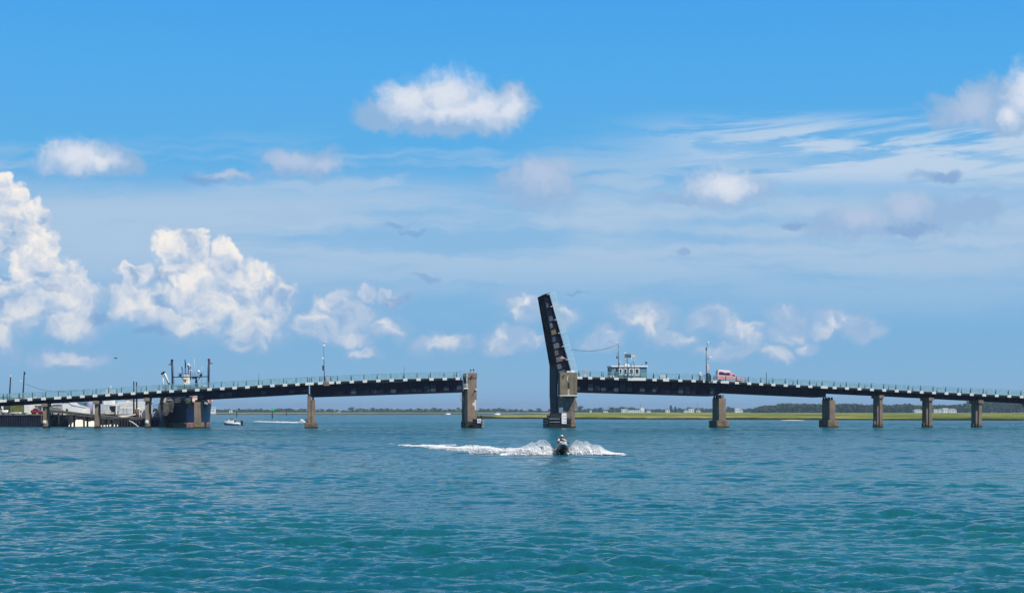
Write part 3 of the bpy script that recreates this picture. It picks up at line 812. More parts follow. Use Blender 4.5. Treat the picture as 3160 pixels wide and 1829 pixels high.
# n>0 points to the left/below (underside), the road is at n=0, railing n<0
sgn = 1.0 if (LM.to_3x3() @ Vector((0, 0, 1))).x < 0 else -1.0
def LB(mb, u0, u1, n0a, n0b, n1a, n1b, t0, t1):
    """box with road-side offsets n0 at both ends and underside offsets n1"""
    return mb.hexa([lp(u0, sgn * n0a, t0), lp(u1, sgn * n0b, t0), lp(u1, sgn * n0b, t1), lp(u0, sgn * n0a, t1)], [lp(u0, sgn * n1a, t0), lp(u1, sgn * n1b, t0), lp(u1, sgn * n1b, t1), lp(u0, sgn * n1a, t1)])
DB, DT = 2.75, 1.05
dep = lambda u: DB + (DT - DB) * u / LL
mb = MB()
for t in (.35, 3.2, 5.6, 8.2):
    LB(mb, -1.2, LL, .25, .12, dep(-1.2), dep(LL), t, t + .04)
    LB(mb, -1.2, LL, dep(-1.2), dep(LL), dep(-1.2) + .06, dep(LL) + .06, t - .22, t + .26)
    LB(mb, -1.2, LL, .19, .06, .25, .12, t - .22, t + .26)
    for i in range(13):
        u = LL * i / 12
        LB(mb, u - .02, u + .02, .25, .12, dep(u), dep(u), t - .2, t - .001)
mb.build('leaf_girder', m_gird, LEAF, fix=True)
mb = MB()
for i in range(9):
    u = .6 + (LL - .8) * i / 8
    LB(mb, u - .05, u + .05, .25, .25, min(1.0, dep(u)), min(1.0, dep(u)), .4, 8.2)
for i in range(8):
    u, v_ = .6 + (LL - .8) * i / 8, .6 + (LL - .8) * (i + 1) / 8
    mb.bar(lp(u, sgn * dep(u) * .95, .5), lp(v_, sgn * dep(v_) * .95, 4.2), .12); mb.bar(lp(v_, sgn * dep(v_) * .95, 4.2), lp(u, sgn * dep(u) * .95, 8.1), .12)
mb.build('floor_beams', m_gird, LEAF, fix=True)
mb = MB(); LB(mb, 0, LL, .02, .02, .18, .06, .0, 8.6); mb.build('leaf_deck', m_slab, LEAF, fix=True)
mb = MB(); LB(mb, LL + .002, LL + .12, .0, .0, dep(LL) + .05, dep(LL) + .05, .0, 8.6); mb.build('tip_beam', m_gird, LEAF, fix=True)
m_ptch = [mat('panel_grey', (.10, .11, .12), .7, var=.3), mat('panel_ochre', (.12, .105, .05), .7, var=.4), mat('panel_blue', (.035, .075, .10), .6, var=.4), mat('panel_beige', (.11, .095, .085), .7, var=.35)]
for i, k in [(0, 2), (1, 0), (2, 3), (3, 3), (4, 0), (5, 2), (6, 1), (7, 0), (8, 2), (10, 2)]:
    u0, u1 = LL * i / 12 + .12, LL * (i + 1) / 12 - .15
    a, b = (.42, .92) if i in (0, 2, 4, 6, 8) else (.62, .93)
    mb = MB(); LB(mb, u0, u1, dep(u0) * a, dep(u1) * a, dep(u0) * b, dep(u1) * b, .335, .345); mb.build('web_panel', m_ptch[k], LEAF, fix=True)
lr = None
for t in (.08, 8.5):
    mb = MB()
    for hgt, r in ((RAILH, .055), (.8, .036), (.55, .036), (.3, .036)):
        mb.bar(lp(-.1, -sgn * hgt, t), lp(LL * .47, -sgn * hgt, t), r * 2); mb.bar(lp(LL * .49, -sgn * hgt, t), lp(LL + .1, -sgn * hgt, t), r * 2)
    lr = mb.build('railing', mat('pale_teal_rail', (.46, .64, .66), .4, var=.15), LEAF)
    for i in range(7):
        u = min(LL - .1, LL * (i + .05) / 6); pb = MB()
        pb.bar(lp(u, sgn * .35, t), lp(u, -sgn * (RAILH + .08), t), .09, .12)
        pb.build('rail_post', m_pale if t < 1 and False else MATS['pale_teal_rail'], lr)
        MB().bar(lp(u, sgn * .5, t - .1), lp(u, -sgn * .02, t - .1), .13, .16).build('rail_bracket', mat('pinkish_primer', (.55, .42, .42), .7), lr)
# streamer caught on the lower girder
mb = MB(); mb.add([bp(1728, 1106, -.3), bp(1733, 1098, -.35), bp(1742, 1104, -.4), bp(1748, 1106, -.3), bp(1741, 1107, -.36), bp(1728, 1106, -.26), bp(1733, 1098.3, -.31), bp(1742, 1104.4, -.36), bp(1748, 1106.3, -.26), bp(1741, 1107.3, -.32)], [(0, 1, 2, 3, 4), (9, 8, 7, 6, 5), (0, 5, 6, 1), (1, 6, 7, 2), (2, 7, 8, 3), (3, 8, 9, 4), (4, 9, 5, 0)])
mb.build('torn_strip', mat('pink_cloth', (.6, .38, .38), .8), LEAF)
# ---------------------------------------------------------------- things standing on the bridge
def bt(name, px, t, label, cat, group=None, z=None):
    """thing on the bridge at column px, distance t across; returns its root and a converter from photo pixels to its own space"""
    zz = deckz(px) if z is None else z
    loc = Matrix.Rotation(TH, 4, 'Z') @ Vector((S(px), t, zz)) + Vector((0, BY, 0))
    o = empty(name, loc, TH, label, cat, group)
    def q(x, y, tt=0.0): return Vector((S(x) - S(px), tt, Zb(x, y, t + tt) - zz))
    return o, q
m_pole = mat('grey_pole_paint', (0.13, 0.15, 0.17), 0.5, .2, var=.25, vscale=1.5)
# left signal pole
o, q = bt('signal_pole', 1000.5, -.3, 'tall slim pole with small lamps beside the grey box, left half of the bridge', 'signal pole', z=deckz(1001) - .1)
MB().tube([q(1001, 1176), q(999.5, 1110), q(999, 1062)], [.085, .065, .045], 8).build('pole', m_pole, o)
mb = MB(); mb.tube([q(999, 1062), q(1000, 1058), q(1003, 1057.5)], .03, 6); mb.build('arm', m_pole, o)
mb = MB(); mb.box(-.2, .16, -.1, .1, q(999, 1068).z, q(999, 1062).z); mb.build('top_lamp', m_white, o)
for y, mm in ((1104.5, m_white), (1131, m_black), (1138.5, m_black)):
    c = q(996.5, y); mb = MB(); mb.box(c.x - .14, c.x + .14, -.13, .13, c.z - .2, c.z + .2); mb.bar(c, q(1000, y), .05); mb.build('signal_lamp', mm, o)
o, q = bt('gate_housing', 1011, -.2, 'scratched grey gate box on the bridge edge beside the slim pole', 'gate box', z=deckz(1011) - .1)
MB().prism([(q(1005, 1178).x, 0), (q(1015.5, 1178).x, 0), (q(1015.5, 1178).x, q(1015, 1158).z), (q(1009, 1158).x, q(1009, 1158).z), (q(1005, 1170).x, q(1005, 1168).z)], -.3, .35).build('cabinet', m_galv, o, bevel=.03)
MB().tube([q(1012, 1159), q(1012, 1154)], .05, 6).build('stub_pole', m_galv, o)
MB().box(q(1006.5, 0).x, q(1014, 0).x, -.34, -.302, .35, q(1010, 1163).z).build('door', mat('light_grey_paint', (.45, .46, .47), .5, var=.25), o)
# thin poles
for px, y0, half, lab in ((798.5, 1151, 0, 'thin dark rod above the railing, nearer the ship'), (1247.5, 1131, 0, 'thin rod above the railing left of the end pier'), (1883, 1131, 1, 'short dark post behind the railing left of the cabin'), (2367.5, 1149, 1, 'short dark post above the railing right of the red truck')):
    o, q = bt('marker_pole', px, .5, lab, 'pole', 'thin poles on the bridge', z=deckz(px))
    MB().tube([(0, 0, 0), q(px, y0)], .07 if half else .035, 6).build('pole', m_raild, o)
    MB().tube([(0, 0, 0), (0, 0, .25)], .12, 8).build('base', m_raild, o)
# striped post near the leaf
o, q = bt('barrier_post', 1808, 1.0, 'orange and white striped post beside the raised leaf', 'barrier post')
MB().box(-.1, .1, -.1, .1, 0, q(1808, 1139).z).build('post', m_white, o)
mo = mat('orange_red_paint', (.65, .10, .05), .5)
for y in (1141, 1146, 1151): MB().box(-.24, .24, -.12, .12, q(1808, y + 1.8).z, q(1808, y).z).build('stripe', mo, o)
# lamp post with wire, left of the cabin
o, q = bt('lamp_post', 1911, .5, 'lamp post left of the control cabin, two arms reaching left', 'lamp post')
MB().tube([(0, 0, 0), q(1910.5, 1110), q(1910, 1064)], [.10, .08, .06], 8).build('pole', m_pole, o)
MB().tube([q(1910, 1067), q(1900, 1062), q(1889, 1054), q(1876, 1051.5)], [.045, .04, .035, .03], 6).build('arm', m_galv, o)
MB().tube([q(1910, 1066), q(1906, 1059), q(1899, 1057)], .035, 6).build('arm', m_galv, o)
c = q(1904, 1057); MB().box(c.x - .35, c.x + .35, -.12, .12, c.z - .07, c.z + .09).build('lamp_head', m_white, o, bevel=.04)
mb = MB(); c = q(1905.5, 1101.5); mb.box(c.x - .1, c.x + .12, -.1, .1, c.z - .3, c.z + .2); mb.tube([c, q(1909, 1098)], .03, 6); mb.tube([q(1905, 1096), q(1904, 1090), q(1909.5, 1089)], .03, 6); mb.build('signal_lamp', m_black, o)
mb = MB(); c = q(1914, 1116.5); mb.ball(c, .13, 8); mb.tube([c, q(1911, 1118)], .03, 6); mb.build('small_lamp', m_white, o)
mb = MB(); c = q(1911.3, 1123); mb.box(c.x - .13, c.x + .13, -.14, .14, c.z - .35, c.z + .3); c = q(1909, 1140); mb.box(c.x - .13, c.x + .18, -.14, .14, c.z - .15, c.z + .15); mb.tube([q(1911.3, 1127), c], .03, 6); mb.build('junction_box', m_pole, o)
# overhead cable: from the lamp arm to the leaf
pa, pb_ = Vector((S(1900), .5, Zb(1900, 1066, .5))), Vector((S(1764), .5, Zb(1764, 1078, .5)))
pm = [(1880, 1073.5), (1860, 1078.5), (1840, 1081.5), (1820, 1083), (1800, 1082.5), (1782, 1080.5)]
cb = empty('overhead_cable', (0, BY, 0), TH, 'sagging dark cable strung from the lamp post to the raised leaf', 'cable')
MB().tube([pa] + [Vector((S(a), .5, Zb(a, b, .5))) for a, b in pm] + [pb_], .035, 5).build('wire', m_black, cb)
# steel frame tower
o, q = bt('steel_tower', 1942, -.2, 'four-legged galvanised steel frame with an empty top box, in front of the cabin', 'steel frame', z=deckz(1942))
def L(x, y, tt): return q(x, y, tt)
for x, tt in ((1926.5, .2), (1945, -.9), (1957.5, .0), (1938.5, 1.1)):
    MB().tube([Vector((q(x, 1164, tt).x, tt, .0)), q(x, 1090, tt)], .065, 6).build('leg', m_galv, o)
mb = MB()
ring = [(1926.5, .2), (1945, -.9), (1957.5, .0), (1938.5, 1.1)]
for y in (1091, 1102, 1150):
    for (a, ta), (b, tb) in zip(ring, ring[1:] + ring[:1]): mb.bar(q(a, y, ta), q(b, y, tb), .10)
for (a, ta), (b, tb) in ((ring[0], ring[1]), (ring[1], ring[2])):
    mb.bar(q(a, 1110, ta), q(b, 1125, tb), .06); mb.bar(q(b, 1128, tb), q(a, 1145, ta), .06); mb.bar(q(a, 1148, ta), q(b, 1162, tb), .05)
mb.build('bracing', m_galv, o)
v = [q(x, 1103, tt) for x, tt in ring] + [q(x, 1094, tt) for x, tt in ring]
MB().add(v, [(0, 1, 5, 4), (1, 2, 6, 5), (2, 3, 7, 6), (3, 0, 4, 7), (0, 3, 2, 1), (4, 5, 6, 7)]).build('top_box', mat('cream_panel', (.52, .47, .40), .7, var=.3, vscale=3), o)
mb = MB(); mb.hexa([q(1924.5, 1092, .1), q(1932.5, 1088, .1), q(1932.5, 1088, .4), q(1924.5, 1092, .4)], [q(1924, 1090, .1), q(1932, 1086, .1), q(1932, 1086, .4), q(1924, 1090, .4)]); mb.build('floodlight', m_white, o)
# wide concrete ledge under it is a part of the bridge
MB().box(S(1934.5), S(1990), -1.0, -.17, deckz(1962) - .5, deckz(1962) + .06).build('landing_slab', m_ped, BR, bevel=.03)
# control cabin, hung on the far side
CTT = 9.8
o, q = bt('control_cabin', 1973, CTT, 'teal-grey bridge control cabin with white-framed windows and flat white roof', 'cabin', z=Zb(1973, 1170, CTT))
x0, x1 = q(1917, 1170).x, q(2029.5, 1170).x
zt_ = q(1973, 1132).z
m_teal = mat('teal_grey_siding', (0.11, 0.23, 0.28), 0.6, var=.12, vscale=.8)
wl_ = MB().box(x0, x1, 0, 4.2, -.4, zt_).build('wall', m_teal, o)
MB().box(x0 - .12, x1 + .14, -.25, 4.4, zt_ - .002, q(1973, 1128).z).build('roof', mat('roof_white', (.78, .86, .86), .5), o, bevel=.03)
for a, b in ((1917.5, 1920), (1944, 1946)): pass
for a, b in ((1940, 1951.5), (1955, 1967), (1973, 1987.5), (1990.5, 2005.5)):
    zb0, zb1 = q(a, 1157).z, q(a, 1136).z
    xa, xb = q(a, 1150).x, q(b, 1150).x
    g_ = .17
    fr = MB(); fr.box(xa, xb, -.07, -.002, zb1 - g_, zb1); fr.box(xa, xb, -.07, -.002, zb0, zb0 + g_); fr.box(xa, xa + g_, -.072, -.002, zb0 + g_, zb1 - g_); fr.box(xb - g_, xb, -.072, -.002, zb0 + g_, zb1 - g_)
    f_ = fr.build('window', m_white, wl_)
    MB().box(xa + g_, xb - g_, -.02, -.004, zb0 + g_, zb1 - g_).build('pane', m_glass, wl_)
    MB().box(xa + g_, xb - g_, -.05, -.025, (zb0 + zb1) / 2 - .03, (zb0 + zb1) / 2 + .03).build('glazing_bar', m_black, wl_)
MB().box(q(1928.5, 0).x, q(1938, 0).x, -.06, -.002, -.3, q(1930, 1137).z).build('door', mat('door_navy', (.02, .03, .07), .4), wl_)
MB().box(q(1927, 0).x, q(1928.3, 0).x, -.07, -.002, -.3, q(1930, 1136).z).build('door_post', m_white, wl_)
c = q(1968, 1124.5, 1.2)
mb = MB(); mb.box(c.x - .42, c.x + .5, .8, 1.7, q(1968, 1128).z, q(1968, 1122).z); mb.build('roof_unit', mat('unit_grey', (.62, .66, .64), .5), o, bevel=.1)
mb = MB(); c = q(2029.5, 1119.5, .6); M_ = Matrix.Translation(c) @ Matrix.Rotation(R(65), 4, 'X') @ Matrix.Rotation(R(15), 4, 'Y')
mb.lathe([(.04, -.10), (.20, -.05), (.30, .03), (.28, .04), (.16, -.02), (.02, -.06)], n=16, M=M_); mb.tube([c, q(2027, 1128, .6)], .03, 6); mb.build('satellite_dish', m_black, o)
for a, b in ((1992, 1117.5), (2018, 1124.5)):
    mb = MB(); c = q(a, b, 1.5); mb.ball(c, .10, 8); mb.tube([c, q(a, 1128, 1.5)], .014, 4); mb.build('roof_vane', m_raild, o)
mb = MB()
for x in (1922, 1950, 1980, 2010, 2026): mb.bar((q(x, 0).x, 0.1, -.35), (q(x, 0).x, -1.2, -2.0), .18); mb.bar((q(x, 0).x, 0.1, -.45), (q(x, 0).x, 4.2, -.45), .2)
mb.build('support_bracket', m_gird, o)
# white cabinets
o, q = bt('utility_cabinet', 2051, 2.0, 'white louvred cabinet right of the control cabin', 'cabinet')
MB().box(q(2042.5, 0).x, q(2059, 0).x, -.3, .5, -.1, q(2050, 1158).z).build('body', m_white, o, bevel=.04)
for y in (1161.5, 1165.5): MB().box(q(2043, 0).x, q(2058.5, 0).x, -.33, -.302, q(2050, y + .7).z, q(2050, y).z).build('louvre', m_galv, o)
MB().box(q(2060, 0).x, q(2070, 0).x, -.3, .4, -.1, q(2065, 1166).z).build('low_box', m_white, o, bevel=.05)
o, q = bt('equipment_box', 1894, 2.0, 'low white box with a red base between the short post and the lamp post', 'box')
MB().box(q(1884, 0).x, q(1908, 0).x, -.3, .5, .10, q(1894, 1158).z).build('body', m_white, o, bevel=.05)
MB().box(q(1881, 0).x, q(1892, 0).x, -.34, .55, -.1, .095).build('base', mat('red_paint', (.5, .03, .03), .5), o)
# right signal pole
o, q = bt('signal_pole', 2178.5, -.35, 'tall pole with side lamp and red-white striped panel left of the red truck', 'signal pole', z=deckz(2178) - .15)
MB().tube([(0, 0, 0), q(2178.3, 1120), q(2178, 1078), q(2179.5, 1072), q(2182.5, 1058)], [.10, .08, .065, .06, .045], 8).build('pole', m_pole, o)
mb = MB(); c = q(2183.5, 1055); mb.box(c.x - .13, c.x + .2, -.13, .13, c.z - .15, c.z + .15); mb.build('top_lamp', m_white, o)
mb = MB(); c = q(2178, 1077); mb.box(c.x - .1, c.x + .1, -.1, .1, c.z - .3, c.z + .25); mb.build('collar', m_black, o)
mb = MB(); mb.bar(q(2178.5, 1101), q(2189, 1100), .06); mb.bar(q(2179, 1111), q(2188, 1104), .07); mb.build('bracket', m_pole, o)
mb = MB(); c = q(2190.5, 1102.5); mb.box(c.x - .32, c.x + .3, -.14, .14, c.z - .12, c.z + .16); mb.build('lamp_head', m_white, o, bevel=.04)
mb = MB(); mb.box(q(2180, 0).x, q(2186, 0).x, -.12, .12, q(2180, 1141.5).z, q(2180, 1125).z); sp_ = mb.build('striped_panel', m_white, o)
for y in (1128.3, 1133.5, 1139.2): MB().box(q(2180, 0).x - .01, q(2186, 0).x + .01, -.14, .14, q(2180, y + 1.6).z, q(2180, y).z).build('red_stripe', mo, sp_)
o, q = bt('barrier_gate', 2185, -.1, 'dark folded barrier gate machine at the foot of the striped pole', 'barrier gate', z=deckz(2185) - .25)
MB().box(q(2181, 0).x, q(2189.5, 0).x, -.3, .3, 0, q(2185, 1156).z).build('housing', m_raild, o, bevel=.05)
mb = MB(); mb.lathe([(.1, -.2), (.45, -.18), (.48, 0), (.45, .18), (.1, .2)], n=14, M=Matrix.Translation(q(2184.5, 1157)) @ Matrix.Rotation(R(90), 4, 'X')); mb.build('counterweight', m_black, o)
MB().box(q(2190.5, 0).x, q(2193.5, 0).x, -.12, .12, -.2, q(2192, 1157.5).z).build('arm_rest', m_black, o)
MB().bar(q(2177, 1168), q(2189, 1160), .1).build('gate_arm', m_galv, o)
o, q = bt('warning_light', 2160, -.05, 'white-headed warning light post left of the tall striped pole', 'warning light')
MB().box(q(2158, 0).x, q(2161.5, 0).x, -.1, .1, 0, q(2160, 1160).z).build('post', m_raild, o)
mb = MB(); c = q(2160, 1150.5); mb.box(c.x - .26, c.x + .22, -.16, .16, c.z - .13, c.z + .17); mb.box(c.x + .02, c.x + .26, -.17, .15, c.z - .5, c.z - .15); mb.box(c.x - .05, c.x + .04, -.05, .05, q(2160, 1160).z - .02, c.z); mb.build('lamp_head', mat('cream_white', (.8, .78, .68), .5), o)
MB().box(q(2162, 0).x, q(2170, 0).x, .0, .3, 0, q(2165, 1161).z).build('control_box', m_galv, o)
MB().tube([q(2165, 1161, .1), q(2165, 1146, .1)], .025, 5).build('aerial', m_galv, o)

# ---- the red truck
o, q = bt('pickup_truck', 2262, 1.9, 'pinkish red truck with a tall windowed cap driving right on the bridge', 'truck', z=deckz(2262) - .05)
o.rotation_euler = (0, R(-math.degrees(math.atan2(deckz(2300) - deckz(2225), S(2300) - S(2225)))), TH)
mr_ = mat('faded_red_paint', (.72, .27, .27), .35, var=.12, vscale=1.2, coat=.4)
mp_ = mat('pink_white_paint', (.82, .56, .54), .35, var=.08, coat=.4)
X = lambda px: S(px) - S(2262)
def carbody(mb, prof, y0, y1, tuck=.12):
    """outline in x,z with the sides leaning in above z=1.05"""
    n = len(prof); vs = []
    for yy, s_ in ((y0, 1), (y1, -1)):
        for x, z in prof: vs.append((x, yy + s_ * tuck * max(0, z - .95), z))
    fs = [tuple(range(n)), tuple(reversed(range(n, 2 * n)))] + [(i + n, (i + 1) % n + n, (i + 1) % n, i) for i in range(n)]
    return mb.add(vs, fs)
prof = [(X(2221), .38), (X(2305.5), .38), (X(2306), .62), (X(2303), .92), (X(2284), 1.02), (X(2280), 1.04), (X(2262), 1.12), (X(2221), 1.12)]
body = carbody(MB(), prof, 0, 1.9).build('body', mr_, o, bevel=.05)
cap = [(X(2221.5), 1.122), (X(2262), 1.122), (X(2261), 1.62), (X(2262.5), 2.0), (X(2260), 2.22), (X(2226), 2.32), (X(2222), 2.24)]
carbody(MB(), cap, .02, 1.88, .1).build('cap', mp_, o, bevel=.05)
cabp = [(X(2262.3), 1.122), (X(2283.5), 1.045), (X(2280), 1.2), (X(2274.5), 1.52), (X(2269), 1.72), (X(2263), 1.78)]
carbody(MB(), cabp, .06, 1.84, .16).build('cab', mr_, o, bevel=.04)
def sidew(poly, t0, nm, m_, par=o):
    pts = [(x, t0 + .1 * max(0, z - .95) , z) for x, z in poly]; n = len(pts)
    return MB().add(pts + [(a, b - .012, c) for a, b, c in pts], [tuple(range(n)), tuple(reversed(range(n, 2 * n)))] + [(i, i + n, (i + 1) % n + n, (i + 1) % n) for i in range(n)]).build(nm, m_, par)
sidew([(X(2225), 1.32), (X(2259.5), 1.28), (X(2260), 1.72), (X(2254), 1.86), (X(2247), 1.72), (X(2240), 1.80), (X(2236), 1.90), (X(2229), 1.90), (X(2225.5), 1.82)], .01, 'side_window', mat('maroon_glass', (.06, .015, .035), .15))
sidew([(X(2268), 1.16), (X(2277), 1.13), (X(2273), 1.46), (X(2268.5), 1.50)], .03, 'cab_window', m_glass)
MB().hexa([(X(2280.8), .2, 1.13), (X(2282.2), .2, 1.10), (X(2282.2), 1.7, 1.10), (X(2280.8), 1.7, 1.13)], [(X(2275.5), .3, 1.48), (X(2276), .3, 1.46), (X(2276), 1.6, 1.46), (X(2275.5), 1.6, 1.48)]).build('windscreen', m_glass, o)
for y in (.1, 1.5): MB().box(X(2301.5), X(2305.8), y - .02, y + .3, .66, .84).build('headlight', m_white, o, bevel=.03)
MB().box(X(2304), X(2307), .05, 1.85, .38, .60).build('bumper', m_galv, o, bevel=.03)
MB().box(X(2220), X(2222), .1, 1.8, .40, .62).build('bumper', m_galv, o, bevel=.03)
for x in (2236, 2290):
    for y in (.02, 1.62):
        w_ = MB().lathe([(.2, -.12), (.35, -.12), (.38, -.08), (.38, .08), (.35, .12), (.2, .12)], n=18, M=Matrix.Translation((X(x), y + .13, .38)) @ Matrix.Rotation(R(90), 4, 'X')).build('wheel', mat('tyre_rubber', (.02, .02, .02), .8), o)
        MB().lathe([(.02, -.13), (.2, -.125), (.2, .125), (.02, .13)], n=14, M=Matrix.Translation((X(x), y + .13, .38)) @ Matrix.Rotation(R(90), 4, 'X')).build('rim', m_galv, w_)
# ---------------------------------------------------------------- left shore, ship, boats
GZ = 2.6
class PT:
    """a thing standing at column px, base row py, distance Y; q() turns photo pixels into its own space (d = depth behind its front)"""
    def __init__(s, name, px, Y, z, label, cat, group=None):
        s.Y = Y; s.b = Vector(((px - CX) / FPX * Y, Y, z)); s.o = empty(name, s.b, 0, label, cat, group)
    def q(s, x, y, d=0.0):
        p = W(x, y, s.Y); return Vector((p.x - s.b.x, d, p.z - s.b.z))
    def X(s, x): return W(x, 0, s.Y).x - s.b.x
    def Z(s, y): return W(0, y, s.Y).z - s.b.z
    def box(s, nm, x0, x1, y0, y1, m, d0=0, d1=2, parent=None, bevel=0, zb=None):
        return MB().box(s.X(x0), s.X(x1), d0, d1, s.Z(y1) if zb is None else zb, s.Z(y0)).build(nm, m, parent or s.o, bevel=bevel)
    def poly(s, nm, pts, m, d0=0, d1=2, parent=None, bevel=0):
        return MB().prism([(s.X(a), s.Z(b)) for a, b in pts], d0, d1).build(nm, m, parent or s.o, bevel=bevel, fix=True)

def ground_mat():
    m = bpy.data.materials.new('shore_ground'); m.use_nodes = True; t = NT(m.node_tree)
    g = t.n('ShaderNodeNewGeometry')
    n = t.noise(g, 0.25, 6, 0.6)
    c = t.ramp(n, [(0.3, (.16, .14, .10)), (.48, (.10, .13, .03)), (.62, (.17, .16, .09)), (.75, (.3, .28, .23))])
    b = t.n('ShaderNodeBump', {'Height': t.noise(g, 2.0, 5), 'Distance': .15, 'Strength': .8})
    t.n('ShaderNodeOutputMaterial', {0: t.n('ShaderNodeBsdfPrincipled', {'Base Color': c, 'Roughness': .95, 'Normal': b})})
    return m
xl, xr = W(-120, 0, 330).x, W(468, 0, 330).x
mb = MB()
mb.hexa([(-400, 326, -2), (W(205, 0, 326).x, 326, -2), (W(205, 0, 326).x, 480, -2), (-400, 480, -2)], [(-400, 326, GZ - .2), (W(205, 0, 326).x, 326, GZ - .2), (W(205, 0, 326).x, 480, GZ + .3), (-400, 480, GZ + .3)])
mb.hexa([(W(205, 0, 326).x, 334, -2), (xr - 2, 334, -2), (W(470, 0, 480).x, 480, -2), (W(205, 0, 326).x, 480, -2)], [(W(205, 0, 326).x, 334, GZ - .2), (xr - 2, 334, GZ - .2), (W(470, 0, 480).x, 480, GZ + .3), (W(205, 0, 326).x, 480, GZ + .3)])
tag(mb.build('ground', ground_mat()), kind='structure')
# sandy bank under the dock
rs = random.Random(4)
nx, ny = 60, 14; mb = MB(); vs = []
for j in range(ny + 1):
    for i in range(nx + 1):
        f = j / ny; px = 160 + 215 * i / nx
        x = W(px, 0, 328).x; hmax = 1.3 * max(.25, min(1, (330 - px) / 100)) * (1 - .25 * math.exp(-((px - 300) / 18) ** 2))
        z = -.3 + (hmax + .3) * min(1, f * 1.25) + .55 * mnoise.fractal(Vector((x * .35, f * 2.5, 0)), 1, 2, 5)
        vs.append((x, 325.5 + 8.4 * f, z))
mb.add(vs, [(j * (nx + 1) + i, j * (nx + 1) + i + 1, (j + 1) * (nx + 1) + i + 1, (j + 1) * (nx + 1) + i) for j in range(ny) for i in range(nx)], True)
tag(mb.build('sand_bank', mat('white_sand', (.80, .74, .60), .95, var=.12, vscale=.8, bump=.05, bscale=2)), kind='structure')

# sheet-pile bulkheads
def bulkhead(x0, x1, Y, ytop, lab, Y2=None, zt=None, pitch=.5):
    Y2 = Y2 or Y
    a, b = W(x0, ytop, Y), W(x1, ytop, Y2)
    zt = zt if zt is not None else a.z
    o = empty('bulkhead', (a.x, a.y, 0), 0, lab, 'sea wall')
    d = Vector((b.x - a.x, b.y - a.y, 0)); n = int(d.length / pitch); u = d.normalized(); w_ = Vector((u.y, -u.x, 0)); mb = MB(); vs = []
    for i in range(n + 1):
        for k, (f, e) in enumerate(((0, 0), (.3, 0), (.5, .22), (.8, .22))):
            p = u * ((i + f) * pitch) + w_ * e; vs += [(p.x, p.y, -1.6), (p.x, p.y, zt)]
    mb.add(vs, [(2 * i, 2 * i + 2, 2 * i + 3, 2 * i + 1) for i in range(len(vs) // 2 - 1)]); mb.build('sheet_piles', mat('dark_sheet_piling', (.010, .012, .030), .6, var=.5, vscale=.6, streak=((.045, .045, .05), .5)), o)
    c = MB(); c.hexa([tuple(w_ * -.4 + Vector((0, 0, zt))), tuple(w_ * .34 + Vector((0, 0, zt))), tuple(w_ * .34 + d + Vector((0, 0, zt))), tuple(w_ * -.4 + d + Vector((0, 0, zt)))], [tuple(w_ * -.4 + Vector((0, 0, zt + .14))), tuple(w_ * .34 + Vector((0, 0, zt + .14))), tuple(w_ * .34 + d + Vector((0, 0, zt + .14))), tuple(w_ * -.4 + d + Vector((0, 0, zt + .14)))])
    c.build('wall_cap', mat('mossy_cap', (.10, .11, .06), .9, var=.4), o)
bulkhead(-130, 128, 324.5, 1281, 'long dark sheet-pile sea wall below the grass at the left edge')
bulkhead(129, 206, 324.5, 1281, 'dark sheet-pile sea wall behind the leftmost bridge pile, under the ramp', Y2=325.4)
xg = W(205.5, 0, 325.4).x
bulkhead(205.5, CX + xg / 334 * FPX, 325.4, 1281, 'short return of the dark sea wall beside the white sand', Y2=334, zt=2.4)
bulkhead(205, 360, 333.6, 1281, 'dark wall above the white sand under the ramp', zt=2.45)
bulkhead(356, 468, 333.4, 1284, 'black wall behind the level dock, left of the ship', zt=2.3)

# timber ramp and dock
m_plank = mat('grey_timber', (.16, .14, .11), .85, var=.35, vscale=1.2, streak=((.05, .045, .04), .5))
DY = 321.0
rp_ = PT('timber_ramp', 143, DY, 0, 'timber ramp sloping down to the right behind the first two bridge piles', 'ramp')
prof = [(143, 1263), (200, 1268), (260, 1275.5), (320, 1282), (352, 1285.5)]
mb = MB()
for (a, b), (c, d) in zip(prof, prof[1:]):
    for y0, y1, h0, h1 in ((0, 3.2, 0, 2.2), (.1, .35, 2.21, 8), (2.8, 3.05, 2.21, 8)):
        mb.hexa([(rp_.X(a), y0, rp_.Z(b + h1)), (rp_.X(c), y0, rp_.Z(d + h1)), (rp_.X(c), y1, rp_.Z(d + h1)), (rp_.X(a), y1, rp_.Z(b + h1))], [(rp_.X(a), y0, rp_.Z(b + h0)), (rp_.X(c), y0, rp_.Z(d + h0)), (rp_.X(c), y1, rp_.Z(d + h0)), (rp_.X(a), y1, rp_.Z(b + h0))])
mb.build('planking', m_plank, rp_.o)
for x in (150, 180, 217, 258, 292, 316, 334, 348):
    yt = ip(prof, x) + 8
    for d in (.3, 2.9): MB().tube([(rp_.X(x), d, -1.5), (rp_.X(x), d, rp_.Z(yt))], .2 if x in (217, 258) else .15, 8).build('pile', m_dark, rp_.o)
mb = MB()
for a, b in ((150, 180), (180, 217)): mb.bar((rp_.X(a), .05, .5), (rp_.X(b), .05, rp_.Z(ip(prof, b) + 9)), .12)
mb.build('brace', m_dark, rp_.o)
dk = PT('timber_dock', 353, DY, 0, 'level timber dock ending against the moored ship', 'dock')
dk.box('planking', 353.5, 500, 1286.5, 1289.5, m_plank, 0, 9)
dk.box('edge_beam', 353.5, 500, 1289.6, 1297, m_dark, -.05, .25)
dk.box('fender_board', 404, 492, 1291, 1294.5, mat('lilac_grey_timber', (.10, .09, .11), .8, var=.4), -.15, -.055)
for x in list(range(357, 500, 9)):
    for d in (.1, 4.5, 8.6): MB().tube([(dk.X(x), d, -1.5), (dk.X(x), d, dk.Z(1289.6))], .17, 8).build('pile', m_dark, dk.o)
